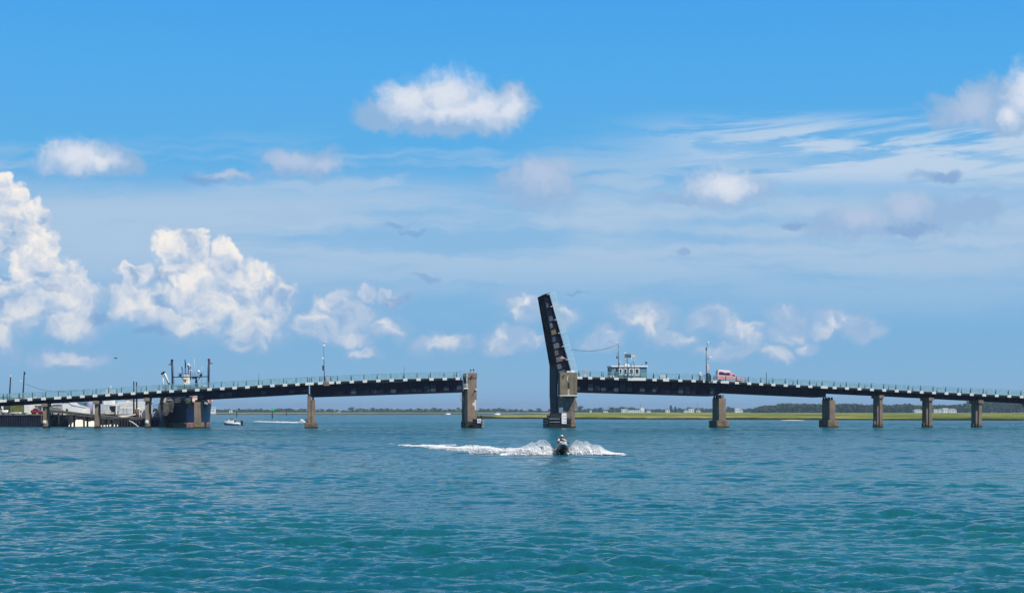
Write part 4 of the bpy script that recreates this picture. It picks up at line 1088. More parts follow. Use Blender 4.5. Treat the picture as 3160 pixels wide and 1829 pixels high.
for d in (2.6, 7.2): MB().box(dk.X(355), dk.X(499), d, d + .1, -.5, dk.Z(1290)).build('under_dock_shade', m_dark, dk.o)  # dark sheets added to paint in the shade beneath the dock
pp = PT('fallen_pole', 412, 319.5, 0, 'pale pole leaning from the dock down into the water', 'pole')
MB().tube([pp.q(398, 1297), pp.q(408, 1302), pp.q(418, 1309), pp.q(428, 1317)], [.10, .12, .12, .10], 8).build('pole', m_pale, pp.o)
pp = PT('mooring_pile', 465, 317, 0, 'tall dark mooring pile beside the third bridge pile, left of the ship', 'pile')
MB().tube([pp.q(465.3, 1325), pp.q(465, 1231)], [.2, .15], 10).build('pile', m_dark, pp.o)
MB().bar(pp.q(461, 1229.5), pp.q(467.5, 1228), .2).build('cross_arm', m_dark, pp.o)

m_wht = mat('bright_white_cladding', (.80, .79, .76), .5, var=.10, vscale=.8, streak=((.6, .58, .55), .3))
m_wgr = mat('grey_white_cladding', (.52, .53, .55), .6, var=.2, vscale=.7)
m_blg = mat('blue_grey_metal', (.30, .38, .44), .5, var=.25, vscale=.6)
t = PT('storage_shed', 20, 345, GZ, 'long white shed behind the left end of the bridge', 'shed')
t.box('wall', -40, 78, 1224.5, 1278, m_wht, 0, 8, zb=0); t.box('roof', -41, 79, 1222, 1224.4, m_wgr, -.3, 8.3)
t = PT('container', 53, 334, GZ, 'olive green streaked container standing on the grass', 'container')
t.box('box', 30, 74.5, 1247, 1272.5, mat('olive_corrugated', (.15, .16, .045), .7, var=.3, vscale=1, streak=((.05, .06, .02), .8)), 0, 2.4, bevel=.04, zb=.15)
t.box('door_end', 9.5, 29.5, 1249, 1272, mat('green_black_tarp', (.05, .07, .05), .8, var=.5, vscale=1.5), .2, 2.3, zb=.15)
t.box('corner_post', 74.8, 78.5, 1246.5, 1268, m_wht, -.05, 2.4, zb=.3)
for x in (14, 40, 66): t.box('skid', x, x + 3, 1272, 1280, m_black, .2, 2.2, zb=-.1)
def skiff(x0, x1, ytop, ybot, Y, lab):
    t = PT('small_boat', (x0 + x1) / 2, Y, W(0, ybot, Y).z, lab, 'boat', 'boats ashore')
    a, b = t.X(x0), t.X(x1); h = t.Z(ytop); Ls = b - a; rings = []
    for f, wd, kz in ((0, .55, .0), (.3, .62, 0), (.7, .5, .02), (.9, .25, .2), (1.0, .04, .55)):
        x = a + Ls * f; zt_ = h * (1 + .15 * f); zk = h * kz
        rings.append([(x, .7 - wd, zt_), (x, .7 - wd * .7, zk + (zt_ - zk) * .3), (x, .7, zk), (x, .7 + wd * .7, zk + (zt_ - zk) * .3), (x, .7 + wd, zt_)])
    MB().loft(rings).build('hull', m_wht, t.o, fix=True)
    MB().box(a + .1, a + Ls * .8, .25, 1.15, h * .99, h * 1.04).build('cockpit', m_black, t.o)
    MB().box(a - .25, a, .5, .9, h * .1, h * 1.6).build('outboard', m_black, t.o, bevel=.04)
    mb = MB(); mb.bar((a + .2, .1, -.05), (b + .5, .7, -.05), .08); mb.bar((a + .2, 1.3, -.05), (b + .5, .7, -.05), .08); mb.build('trailer', m_galv, t.o)
    for y in (.02, 1.3): MB().lathe([(.08, -.07), (.22, -.07), (.22, .07), (.08, .07)], n=12, M=Matrix.Translation((a + Ls * .35, y, -.05)) @ Matrix.Rotation(R(90), 4, 'X')).build('wheel', m_black, t.o)
skiff(27, 64, 1272, 1277.5, 329, 'low white skiff on the grass above the sea wall')
skiff(2, 22, 1266, 1277, 330, 'white boat at the extreme left edge on the grass')
t = PT('long_shed', 110, 352, GZ, 'pale blue-grey long shed behind the leftmost bridge pile', 'shed')
t.box('wall', 79, 190, 1250, 1268, m_blg, 0, 8, zb=0); t.box('roof', 78, 191, 1246.5, 1249.8, m_wht, -.3, 8.3)
for x in (98, 118, 150, 170): t.box('door', x, x + 9, 1255, 1270, m_black, -.03, -.002, zb=0)
# red car
t = PT('car', 113, 329.5, GZ, 'dark red car parked behind the leftmost bridge pile', 'car')
a, b = t.X(94), t.X(131); Lc = b - a
mcr = mat('dark_red_car_paint', (.30, .02, .035), .3, coat=.5)
carbody(MB(), [(a, .3), (b, .3), (b, .6), (b - .1, .75), (b - .8, .82), (a + .1, .85), (a, .7)], 0, 1.7).build('body', mcr, t.o, bevel=.04)
carbody(MB(), [(a + .3, .851), (b - .8, .822), (b - 1.15, 1.22), (a + .7, 1.25)], .05, 1.65, .2).build('cabin', mcr, t.o, bevel=.04)
sidew([(a + .5, .9), (b - 1.0, .88), (b - 1.25, 1.14), (a + .8, 1.16)], .035, 'window', m_glass, t.o)
for x in (a + .45, b - .45):
    for y in (.12, 1.58): MB().lathe([(.05, -.1), (.3, -.1), (.3, .1), (.05, .1)], n=14, M=Matrix.Translation((x, y, .3)) @ Matrix.Rotation(R(90), 4, 'X')).build('wheel', m_black, t.o)
MB().box(b - .05, b + .01, .1, .4, .55, .68).build('headlight', m_white, t.o); MB().box(b - .05, b + .01, 1.3, 1.6, .55, .68).build('headlight', m_white, t.o)
t = PT('work_skiff', 168, 331, GZ, 'grey flat workboat laid up at the head of the ramp', 'boat')
t.poly('hull', [(144, 1255.5), (160, 1256), (180, 1259), (190, 1266), (182, 1268), (144, 1264)], mat('dull_grey_hull', (.20, .19, .16), .7, var=.35, vscale=1), 0, 2.0)
t.box('engine_box', 146, 151, 1257, 1261, m_black, -.1, -.002); t.box('rail', 148, 178, 1253.8, 1254.6, m_galv, .1, .2)
for x in (150, 176): t.box('stand', x, x + 1.5, 1262, 1282, m_black, .5, 1.5, zb=-.2)
t = PT('grey_shed', 177, 338, GZ, 'small pale grey shed above the laid-up grey workboat', 'shed')
t.box('wall', 162, 192.5, 1248, 1275, m_wgr, 0, 4, zb=0); t.box('roof', 160, 193, 1244.5, 1247.8, m_wht, -.2, 4.2)
t = PT('white_shed', 228, 333.5, GZ, 'big plain white shed with stepped sloping roof between the first two bridge piles', 'shed')
t.poly('wall', [(193, 1280), (193, 1244), (200, 1241.5), (212, 1241.5), (222, 1249.5), (264, 1257.5), (265, 1283), (193, 1283)], m_wht, 0, 6)
t.poly('roof_edge', [(192.5, 1243.5), (200, 1240.6), (212, 1240.6), (222, 1248.6), (264.5, 1256.7), (264.5, 1257.5), (222, 1249.4), (212, 1241.4), (200, 1241.4), (192.5, 1244.2)], m_wgr, -.1, 6.1)
# seated person
pr_ = PT('person', 207.5, 322.5, W(207.5, 1270, 322.5).z, 'person in dark clothing sitting hunched on the ramp before the white shed', 'person')
mskin = mat('skin', (.45, .26, .18), .6); mcl = mat('dark_clothing', (.02, .02, .03), .8)
def skinned(name, V_, E_, rad, m, parent, root=0, sub=1):
    me = bpy.data.meshes.new(name); me.from_pydata([tuple(v) for v in V_], E_, []); me.update(); me.materials.append(m)
    o = bpy.data.objects.new(name, me); COL.objects.link(o); o.parent = parent
    md = o.modifiers.new('skin', 'SKIN'); md.use_smooth_shade = True; md.branch_smoothing = .5
    if not me.skin_vertices: me.attributes
    for i, r in enumerate(rad): me.skin_vertices[0].data[i].radius = (r, r)
    for i in range(len(V_)): me.skin_vertices[0].data[i].use_root = (i == root)
    s_ = o.modifiers.new('sub', 'SUBSURF'); s_.levels = s_.render_levels = sub
    return o
Vp = [(0, 0, .12), (0, -.05, .32), (-.02, -.14, .52), (-.02, -.18, .60), (-.02, -.24, .69), (-.02, -.25, .76),
      (-.18, -.12, .50), (-.24, -.2, .34), (-.12, -.38, .32), (.16, -.12, .50), (.22, -.2, .34), (.1, -.38, .32),
      (-.1, -.02, .1), (-.14, -.38, .36), (-.14, -.48, .06), (-.14, -.6, .03), (.1, -.02, .1), (.14, -.38, .36), (.14, -.48, .06), (.14, -.6, .03)]
Ep = [(0, 1), (1, 2), (2, 3), (3, 4), (4, 5), (2, 6), (6, 7), (7, 8), (2, 9), (9, 10), (10, 11), (0, 12), (12, 13), (13, 14), (14, 15), (0, 16), (16, 17), (17, 18), (18, 19)]
body_ = skinned('body', Vp, Ep, [.15, .14, .15, .06, .10, .08, .07, .05, .035, .07, .05, .035, .1, .075, .05, .035, .1, .075, .05, .035], mcl, pr_.o)
MB().ball((-.02, -.27, .70), .075, 10, (.9, .8, 1.15)).build('face', mskin, body_)
# lavender tank, haul-out boat, sheds
t = PT('storage_tank', 275, 337, GZ, 'tall pale lavender-grey tank left of the second bridge pile', 'tank')
c = (t.X(266) + t.X(284)) / 2; rr = (t.X(284) - t.X(266)) / 2
MB().lathe([(rr, 0), (rr, t.Z(1240)), (rr * .9, t.Z(1238)), (rr * .3, t.Z(1236.5))], cx=c, cy=rr, n=24).build('shell', mat('lavender_grey_metal', (.36, .36, .50), .5, var=.15, vscale=.8, streak=((.25, .25, .36), .5)), t.o)
MB().box(t.X(288), t.X(291), .3, .5, 0, t.Z(1236)).build('pipe', m_wht, t.o)
t = PT('pipe_rack', 245, 344, GZ, 'grey elevated pipe rack above the white shed roof', 'pipe rack')
mb = MB()
for y in (1242.5, 1247, 1250.5): mb.tube([t.q(198, y + .5), t.q(268, y)], .11, 8)
mb.bar((t.X(233), 0, 0), t.q(233, 1241), .2); mb.bar((t.X(262), 0, 0), t.q(262, 1241), .2); mb.build('pipes', m_raild, t.o)
t = PT('workboat', 330, 337, GZ, 'white workboat hauled out on land just right of the second bridge pile', 'boat')
t.poly('hull', [(302, 1248), (360, 1250), (358, 1268), (350, 1276), (312, 1276), (306, 1266)], m_wgr, 0, 3.2)
t.box('cabin', 318, 345, 1208.5, 1248, m_wht, .5, 2.8); t.box('cabin_window', 320, 343, 1213, 1219, m_glass, .45, .498)
t.box('deck_house', 345.3, 358, 1244, 1250, m_wht, .5, 2.8)
for x in (303, 309.5): t.box('goal_post', x, x + 2, 1236, 1275, m_wht, .2, .5)
t.box('gantry', 302, 313, 1234.5, 1236.4, m_wht, .15, .55)
t.poly('dark_opening', [(338, 1252), (356, 1252), (356, 1271), (340, 1271)], m_black, -.03, -.004)
t.poly('net_heap', [(326, 1272), (330, 1264), (336, 1262), (344, 1268), (342, 1276), (326, 1276)], mat('pale_net', (.55, .58, .55), .9, var=.3, vscale=3), -.4, -.035)
t.box('stern_frame', 358, 361, 1243, 1281, m_wht, -.1, .2)
mb = MB(); mb.tube([t.q(336, 1208.5, 1.5), t.q(337, 1189, 1.5)], .05, 6); mb.bar(t.q(328, 1197, 1.5), t.q(345, 1196, 1.5), .08); mb.ball(t.q(324.5, 1205.5, 1.3), .22, 10); mb.build('radar_mast', m_white, t.o)
t.box('radar_bar', 340, 352, 1202.5, 1205.5, m_white, 1.2, 1.6)
for x in (314, 346): t.box('stand', x, x + 2, 1276, 1284, m_black, .4, 2.8, zb=-.2)
t = PT('warehouse', 402, 342, GZ, 'white two-level warehouse with a small gable, seen below the bridge left of the ship', 'building')
t.box('wall', 363, 410, 1237.5, 1275, m_wht, 0, 9, zb=0)
t.box('side_wing', 410.1, 441, 1238, 1257, m_wht, .5, 9, zb=0)
t.poly('gable', [(383, 1237.4), (396, 1231), (412, 1237.4)], m_wht, .3, 9)
t.poly('gable_trim', [(380, 1237.3), (396, 1229.3), (414, 1237.3), (412, 1237.3), (396, 1230.8), (383, 1237.3)], mat('grey_trim', (.2, .22, .24), .6), .15, 9.2)
t.poly('rear_roof', [(363, 1237.4), (366, 1231.5), (440, 1231.5), (446, 1240), (441.2, 1240), (441.2, 1237.4)], m_blg, 4, 9)
for y in (1244, 1248.5, 1252.5): t.box('siding_line', 364, 440, y, y + .6, m_wgr, -.025, -.002)
for x0, x1 in ((366, 379), (381, 390), (392, 409)):
    t.box('roller_door', x0, x1, 1263.5, 1273.5, mat('lilac_white_door', (.62, .63, .70), .5, var=.15), -.04, -.004, zb=0); t.box('door_lintel', x0, x1, 1261.5, 1263.2, m_blg, -.06, -.004)
for x in (380, 391, 364): t.box('dark_gap', x - .2, x + .8, 1258, 1275, m_black, -.03, -.003, zb=0)
t = PT('rusty_tank', 421, 326, dk.Z(1286.5), 'rusty brown upright drum on the dock between two dark poles', 'tank')
c = t.X(421.5); rr = t.X(428) - c
MB().lathe([(rr, 0), (rr, t.Z(1263)), (rr * .95, t.Z(1262.3))], cx=c, cy=rr, n=20).build('drum', mat('rusty_brown', (.20, .13, .09), .85, var=.35, vscale=1.5, streak=((.08, .05, .04), .5)), t.o)
MB().ball((c + .3, .4, t.Z(1260.5)), .3, 10, (1.3, .8, .8)).build('white_bag', m_white, t.o)
t = PT('white_screen', 438, 327, dk.Z(1286.5), 'torn white sheeting panel on the dock left of the third bridge pile', 'panel')
t.poly('panel', [(430, 1286), (429, 1264), (432, 1258), (447, 1256.5), (447, 1287), (436, 1287), (434, 1275)], m_wht, 0, .4)
t.poly('hole', [(431.5, 1267), (437.5, 1266.5), (435.5, 1275)], m_black, -.02, -.003)
t = PT('white_door', 459, 325.5, dk.Z(1287.3), 'tall narrow white panel right of the third bridge pile', 'panel')
t.box('panel', 455.5, 462.5, 1236.5, 1287.3, m_wht, 0, .5); t.box('brace', 455, 463, 1250, 1251, m_wgr, -.06, -.003)
t = PT('grey_bin', 473, 327, dk.Z(1287.3), 'grey bin on the dock just left of the ship', 'bin')
t.box('bin', 468.5, 478, 1273, 1287.3, m_blg, 0, 1, bevel=.05); t.box('lid', 468, 478.5, 1271.6, 1272.9, m_white, -.05, 1.05)
t = PT('winch', 483, 326, dk.Z(1287.3), 'small white winch standing by the ship on the dock', 'winch')
mb = MB(); mb.bar(t.q(480, 1287), t.q(485, 1270), .2); mb.bar(t.q(488, 1287), t.q(484, 1270), .2); mb.bar(t.q(477, 1272), t.q(486, 1267), .22); mb.build('frame', m_wht, t.o)
MB().lathe([(.25, -.3), (.3, -.3), (.3, .3), (.25, .3)], n=12, M=Matrix.Translation(t.q(484, 1279)) @ Matrix.Rotation(R(90), 4, 'Y')).build('drum', m_blg, t.o)
mb = MB()
for x0, y0, x1, y1 in ((365, 1283, 412, 1280), (372, 1285, 410, 1284), (395, 1281, 418, 1278)): mb.bar(W(x0, y0, 323), W(x1, y1, 324), .2)
tag(mb.build('timber_pile', m_pale), 'stack of pale planks lying on the dock below the warehouse', 'planks')

# utility poles
m_up = mat('dark_wood_pole', (.025, .02, .03), .8, var=.4, vscale=1)
def upole(x0, y0, x1, y1, Y, lab, lamp=None, z=GZ):
    t = PT('utility_pole', x0, Y, z, lab, 'utility pole', 'utility poles on the left shore')
    MB().tube([(0, 0, -.3), t.q((x0 + x1) / 2, (y0 + y1) / 2), t.q(x1, y1)], [.2, .17, .13], 8).build('pole', m_up, t.o)
    if lamp:
        mb = MB(); mb.tube([t.q(x1 + (x0 - x1) * .35, y1 + 30), t.q(lamp[0] + 3, lamp[1] + .8)], .05, 6); mb.box(t.X(lamp[0] - 4), t.X(lamp[0] + 3.5), -.15, .15, t.Z(lamp[1] + 1), t.Z(lamp[1] - 1)); mb.build('lamp_arm', m_white, t.o)
    return t
t1 = upole(26, 1275, 33, 1162, 338, 'leaning dark pole at far left with white cap, shorter of the pair')
MB().box(t1.X(32) , t1.X(34.3), -.12, .12, t1.Z(1162), t1.Z(1157)).build('cap_fitting', m_white, t1.o)
t2 = upole(68, 1275, 75, 1146, 336, 'leaning dark pole with white street lamp, taller of the left pair', lamp=(65, 1174.5))
MB().ball(t2.q(76, 1151), .2, 8, (1, 1, 1.6)).build('transformer', m_up, t2.o)
upole(413, 1278, 413, 1176, 331, 'upright dark pole before the warehouse with a gull-white tip, left of two')
upole(422, 1278, 421.5, 1178, 330, 'upright dark pole before the warehouse, right of two')
wr = PT('power_line', 76, 336, GZ, 'thin sagging wire running right from the street lamp pole', 'cable')
MB().tube([wr.q(77, 1184), wr.q(95, 1190), wr.q(120, 1199), wr.q(145, 1205), wr.q(175, 1207.5), wr.q(215, 1207), wr.q(260, 1204)], .03, 5).build('wire', m_black, wr.o)
wr = PT('mooring_line', 480, 322, 0, 'thin rope from the ship to the mooring pile', 'rope')
MB().tube([wr.q(466, 1254), wr.q(480, 1250), wr.q(500, 1242)], .035, 5).build('rope', m_dark, wr.o)

# ---------------------------------------------------------------- the moored ship, bow towards us
SY = 309.0
sh_ = PT('fishing_ship', 578, SY, 0, 'large dark blue fishing ship moored bow-on behind the left bridge, twin black masts', 'ship')
SO = sh_.o
yaw = R(14)
Ms = Matrix.Rotation(yaw, 4, 'Z')
rings_d = [(0, .06, .25, 5.9), (.35, .35, 1.35, 5.85), (1.1, .95, 2.5, 5.75), (2.4, 2.0, 3.7, 5.6), (4.2, 3.2, 4.6, 5.4), (7, 4.4, 5.1, 5.2), (11, 5.0, 5.3, 4.6), (22, 5.1, 5.3, 4.2), (30, 4.6, 5.0, 4.4)]
def hullring(d, bw, bd, zd, z0=-1.2, z1=None, grow=0.0):
    pts = []; z1 = zd if z1 is None else z1
    zs = [z0 + (z1 - z0) * k / 8 for k in range(9)]
    f = lambda z: (bw + (bd - bw) * max(0, min(1, z / zd)) ** 1.6) * (1 if z > -.2 else .8) + grow
    rake = lambda z: -.9 * max(0, min(1, z / zd)) * math.exp(-d / 2.0)
    R_ = [Ms @ Vector((f(z), d + rake(z) - (grow if d < .01 else 0), z)) for z in zs]; L_ = [Ms @ Vector((-f(z), d + rake(z) - (grow if d < .01 else 0), z)) for z in reversed(zs)]
    return R_ + L_
m_hull = mat('navy_hull_paint', (.004, .022, .07), .45, var=.35, vscale=.35, streak=((.01, .025, .06), .6))
MB().loft([hullring(*r) for r in rings_d]).build('hull', m_hull, SO, fix=True)
MB().loft([hullring(r[0], r[1], r[2], r[3], -1.0, .95, .04) for r in rings_d]).build('boot_stripe', mat('worn_red_boot', (.20, .085, .065), .7, var=.5, vscale=.8, streak=((.45, .38, .33), .7)), SO, fix=True)
MB().loft([hullring(r[0], r[1], r[2], r[3], r[3] - .55, r[3] + .35, .07) for r in rings_d[:6]], caps=False).build('bulwark', mat('dark_blue_bulwark', (.02, .05, .10), .5, var=.3), SO, fix=True)
# rusty name bands either side of the stem, round fairlead between them
def band(side, d0, d1, z0, z1, m, nm, off=.16):
    vs = []
    def fb(d):
        for a, b in zip(rings_d, rings_d[1:]):
            if d <= b[0]: k = (d - a[0]) / (b[0] - a[0]); return a[2] + (b[2] - a[2]) * k
    n = 6
    for i in range(n + 1):
        d = d0 + (d1 - d0) * i / n; x = side * (fb(d) + off - .25)
        for z in (z0, z1): vs.append(Ms @ Vector((x, d - .95 * math.exp(-d / 2) - .12, z - .12 * d)))
    k = len(vs); vs += [v + Ms @ Vector((-side * .04, .05, 0)) for v in vs]
    fs = []
    for i in range(n):
        fs += [(2 * i, 2 * i + 2, 2 * i + 3, 2 * i + 1), (k + 2 * i, k + 2 * i + 1, k + 2 * i + 3, k + 2 * i + 2), (2 * i + 1, 2 * i + 3, k + 2 * i + 3, k + 2 * i + 1), (2 * i, k + 2 * i, k + 2 * i + 2, 2 * i + 2)]
    return MB().add(vs, fs).build(nm, m, SO, fix=True)
m_or = mat('orange_rust', (.62, .20, .06), .8, var=.35, vscale=2); m_be = mat('beige_band', (.34, .29, .22), .8, var=.3, vscale=2)
for k in range(3):
    band(1, .25, 1.5, 5.05 + .34 * k, 5.25 + .34 * k, m_or if k % 2 == 0 else m_white, 'name_band')
    band(1, .26, .8, 5.25 + .34 * k, 5.38 + .34 * k, m_white, 'name_band')
    band(-1, .4, 2.2, 5.05 + .34 * k, 5.22 + .34 * k, m_be, 'name_band')
band(1, 2.2, 3.6, 5.0, 5.35, mat('grey_band', (.4, .38, .36), .8, var=.3), 'name_band')
c = Ms @ Vector((0, -1.0, 5.2))
MB().lathe([(.32, -.12), (.55, -.12), (.62, 0), (.55, .12), (.32, .12)], n=16, M=Matrix.Translation(c) @ Matrix.Rotation(R(90), 4, 'X')).build('fairlead', mat('mossy_green', (.06, .08, .04), .8, var=.4), SO)
mb = MB(); c = Ms @ Vector((.6, -.8, 6.35)); mb.ball(c, .24, 10, (.8, .8, 1.3)); mb.tube([c, c - Vector((.3, 0, .8))], .04, 6); mb.build('bow_lamp', m_white, SO)
mb = MB(); c = sh_.q(643.5, 1234, 3); mb.tube([c + Vector((0, -1.4, .5)), c + Vector((-.1, -1.4, -.6))], .14, 8); mb.tube([c + Vector((-.45, -1.4, .15)), c + Vector((-.3, -1.45, -.45)), c + Vector((0, -1.5, -.6)), c + Vector((.35, -1.45, -.4)), c + Vector((.42, -1.4, .2))], .12, 8); mb.build('anchor', mat('pinkish_anchor', (.65, .45, .42), .7, var=.2), SO)
# gear hung on the port side
def rag(nm, pts, d, m):
    n = len(pts); vs = []
    for a, b in pts: p = sh_.q(a, b); vs.append((p.x, d + .25 * mnoise.noise(Vector((a * .15, b * .12, 0))), p.z))
    return MB().add(vs + [(x, y + .3, z) for x, y, z in vs], [tuple(range(n)), tuple(reversed(range(n, 2 * n)))] + [(i + n, (i + 1) % n + n, (i + 1) % n, i) for i in range(n)]).build(nm, m, SO, fix=True)
rag('hung_net', [(505, 1278), (504, 1250), (510, 1226), (519, 1224), (534, 1232), (537, 1250), (532, 1272), (524, 1268), (518, 1280), (511, 1283)], -.3, mat('grey_net', (.10, .092, .08), .95, var=.6, vscale=1.5, bump=.1, bscale=2.5, streak=((.05, .05, .05), .7)))
rag('hung_tarp', [(515, 1235), (528, 1232), (531, 1234), (517, 1237)], -.5, m_white)
rag('hung_tarp', [(506, 1242), (507, 1232), (513, 1226), (514, 1236), (511, 1243)], -.55, mat('cream_cloth', (.6, .57, .48), .9, var=.2))
for a, b in ((501.5, 1227), (508, 1225.5), (500.5, 1244), (503, 1256)):
    c = sh_.q(a, b); MB().lathe([(.14, -.12), (.33, -.14), (.42, 0), (.33, .14), (.14, .12)], n=12, M=Matrix.Translation((c.x, -.2, c.z)) @ Matrix.Rotation(R(90), 4, 'X') @ Matrix.Scale(1.4, 4, (0, 1, 0))).build('tyre_fender', m_black, SO)
MB().hexa([sh_.q(484, 1318, 1.5), sh_.q(505, 1318, .3), sh_.q(505, 1318, 6), sh_.q(484, 1318, 6)], [sh_.q(497, 1262, 1.5), sh_.q(506, 1262, .3), sh_.q(506, 1262, 6), sh_.q(497, 1262, 6)]).build('dock_shadow_wedge', m_black, SO)  # black wedge added to stand for the dock's shadow beside the hull
# wheelhouse and rig (4 to 12 m behind the stem)
WD = 7.0
fy = lambda y: HY - (HY - y) * 1.0
def s3(x, y, d): p = W(x, y, SY + d); return Vector((p.x - sh_.b.x, d, p.z))
wh = MB(); a, b = s3(545, 1188, WD), s3(627, 1188, WD)
wh.box(a.x, b.x, WD, WD + 6, 4.8, a.z - .35); who = wh.build('wheelhouse', m_wht, SO, bevel=.1)
MB().box(a.x - .2, b.x + .25, WD - .4, WD + 6.2, a.z - .348, a.z).build('roof', m_white, who, bevel=.08)
for k in range(7):
    x = a.x + .35 + k * (b.x - a.x - .7) / 7; MB().box(x, x + .55, WD - .03, WD - .002, a.z - 1.35, a.z - .65).build('window', m_glass, who)
# funnel
p0, p1 = s3(573, 1192, WD + 2), s3(575, 1156, WD + 2)
MB().hexa([p0 + Vector((-.55, 0, -.5)), p0 + Vector((.65, 0, -.5)), p0 + Vector((.65, 1.4, -.5)), p0 + Vector((-.55, 1.4, -.5))], [p1 + Vector((-.55, 0, 0)), p1 + Vector((.38, 0, 0)), p1 + Vector((.38, 1.2, 0)), p1 + Vector((-.55, 1.2, 0))]).build('funnel', mat('cream_paint', (.80, .74, .56), .5, var=.08), SO, bevel=.06)
c = s3(571.5, 1174, WD + 2); MB().prism([(c.x - .25, c.z + .25), (c.x + .3, c.z + .25), (c.x + .1, c.z - .35), (c.x - .1, c.z - .3)], WD + 1.95, WD + 1.99).build('funnel_badge', mat('brown_badge', (.18, .09, .03), .7), SO, fix=True)
m_mast = mat('black_blue_mast', (.012, .018, .04), .5, var=.3)
for x0, x1, yt, sd_ in ((534, 531, 1110, -1), (642.5, 644.5, 1108, 1)):
    o_ = MB().tube([s3(x0, 1230, 5), s3((x0 + x1) / 2, 1165, 5), s3(x1, yt + 3, 5)], [.22, .19, .16], 8).build('mast', m_mast, SO)
    h_ = MB(); c = s3(x1, yt, 5); h_.box(c.x - .2, c.x + .2, 4.8, 5.2, c.z - .35, c.z + .12)
    h_.bar(c + Vector((0, 0, -.3)), s3(x1 + sd_ * 5, yt + 9, 5), .12); h_.bar(s3(x1 + sd_ * 6.5, yt + 11, 5), s3(x1, yt + 15, 5), .16); h_.bar(s3(x1 + sd_ * 13, yt + 12 + (3 if sd_ < 0 else 0), 5), s3(x1, yt + 15, 5), .10)
    h_.build('mast_head', m_mast if sd_ < 0 else mat('dark_red_block', (.14, .02, .02), .6), o_)
    for k in (-1, 1): MB().tube([s3(x1 + k * 2, yt + 4, 5), s3(x0 + k * 6, 1200, 5)], .022, 4).build('stay', m_mast, o_)
mb = MB(); mb.bar(s3(533, 1163, 5), s3(643, 1161.5, 5), .17); mb.build('cross_beam', m_mast, SO)
mb = MB()
for y in (1151, 1156, 1161.3): mb.bar(s3(549, y, 6.5), s3(627, y, 6.5), .06)
for x in range(549, 630, 9): mb.bar(s3(x, 1151, 6.5), s3(x, 1162, 6.5), .05)
mb.hexa([s3(548, 1163.5, 5.2), s3(628, 1163.5, 5.2), s3(628, 1163.5, 7.2), s3(548, 1163.5, 7.2)], [s3(548, 1162, 5.2), s3(628, 1162, 5.2), s3(628, 1162, 7.2), s3(548, 1162, 7.2)])
mb.build('top_platform', mat('blue_grey_rail', (.10, .14, .20), .5), SO)
mb = MB(); mb.add([s3(598, 1163.5, 6), s3(612, 1163.5, 6), s3(606, 1166, 6), s3(611, 1192, 6), s3(600, 1192, 6), s3(603, 1168, 6), s3(585, 1165, 6)], [(0, 1, 2, 3, 4, 5, 6)]); n_ = len(mb.v); mb.add([Vector(v) + Vector((0, .5, 0)) for v in mb.v], [(6, 5, 4, 3, 2, 1, 0)]); mb.f += [(i + n_, (i + 1) % n_ + n_, (i + 1) % n_, i) for i in range(n_)]; mb.sm += [False] * n_
mb.bar(s3(612, 1172, 6), s3(618, 1162, 6), .12); mb.bar(s3(560, 1163, 6), s3(567, 1173, 6), .12); mb.bar(s3(588, 1164, 6), s3(588, 1172, 6), .14); mb.bar(s3(594, 1164, 6), s3(596, 1170, 6), .14); mb.build('pylon', m_mast, SO, fix=True)
mb = MB()
for x in (562, 572, 582): mb.bar(s3(x, 1156, 6.5), s3(x, 1136 if x == 572 else 1140, 6.5), .10)
for y in (1140, 1145, 1150): mb.bar(s3(561, y, 6.5), s3(583, y, 6.5), .05)
mb.bar(s3(560.5, 1131, 6.5), s3(562.5, 1141, 6.5), .16); mb.bar(s3(579.5, 1127, 6.5), s3(584, 1141, 6.5), .2); mb.build('signal_frame', m_mast, SO)
mb = MB(); mb.tube([s3(572, 1136, 6.5), s3(572, 1117, 6.5), s3(570.5, 1110, 6.5)], [.13, .13, .05], 8); mb.box(s3(569.5, 0, 6.5).x, s3(571.8, 0, 6.5).x, 6.4, 6.6, s3(0, 1113, 6.5).z, s3(0, 1109, 6.5).z); mb.build('signal_mast', m_mast, SO)
mb = MB(); c = s3(581, 1125, 6.5); mb.ball(c, .26, 12, (1, 1, 1.1)); mb.build('radar_dome', m_white, SO)
mb = MB(); c = s3(613, 1146, 6.5); mb.ball(c, .25, 12, (1, 1, 1.3)); mb.tube([c, s3(612.5, 1162, 6.5)], .035, 5); mb.build('radar_dome', m_white, SO)
for x, y in ((588, 1128), (588, 1142)):
    mb = MB(); c = s3(x, y, 6.5); mb.box(c.x - .32, c.x + .32, 6.42, 6.58, c.z - .09, c.z + .09); mb.add([c + Vector((-.22, 0, -.1)), c + Vector((.22, 0, -.1)), c + Vector((.05, 0, -.45)), c + Vector((-.05, 0, -.45)), c + Vector((-.22, .14, -.1)), c + Vector((.22, .14, -.1)), c + Vector((.05, .14, -.45)), c + Vector((-.05, .14, -.45))], [(3, 2, 1, 0), (4, 5, 6, 7), (0, 1, 5, 4), (2, 3, 7, 6), (1, 2, 6, 5), (3, 0, 4, 7)]); mb.build('radar_scanner', m_white, SO)
MB().tube([s3(588, 1163, 6.5), s3(588, 1130, 6.5)], .07, 6).build('radar_post', m_mast, SO)
for x, yt in ((553, 1131), (600, 1106), (623, 1128), (622, 1160)):
    MB().tube([s3(x, 1162 if yt < 1150 else 1190, 6.5), s3(x, yt, 6.5)], .028, 5).build('whip_aerial', mat('pale_aerial', (.6, .66, .70), .4), SO)
for x, y in ((557, 1157), (620, 1157)): c = s3(x, y, 6.3); MB().box(c.x - .2, c.x + .2, 6.1, 6.4, c.z - .3, c.z + .25).build('floodlight', m_black, SO)
mb = MB(); mb.tube([s3(503.5, 1200, 8), s3(503, 1178, 8), s3(504, 1153, 8)], .13, 8); mb.build('crane_post', m_wht, SO)
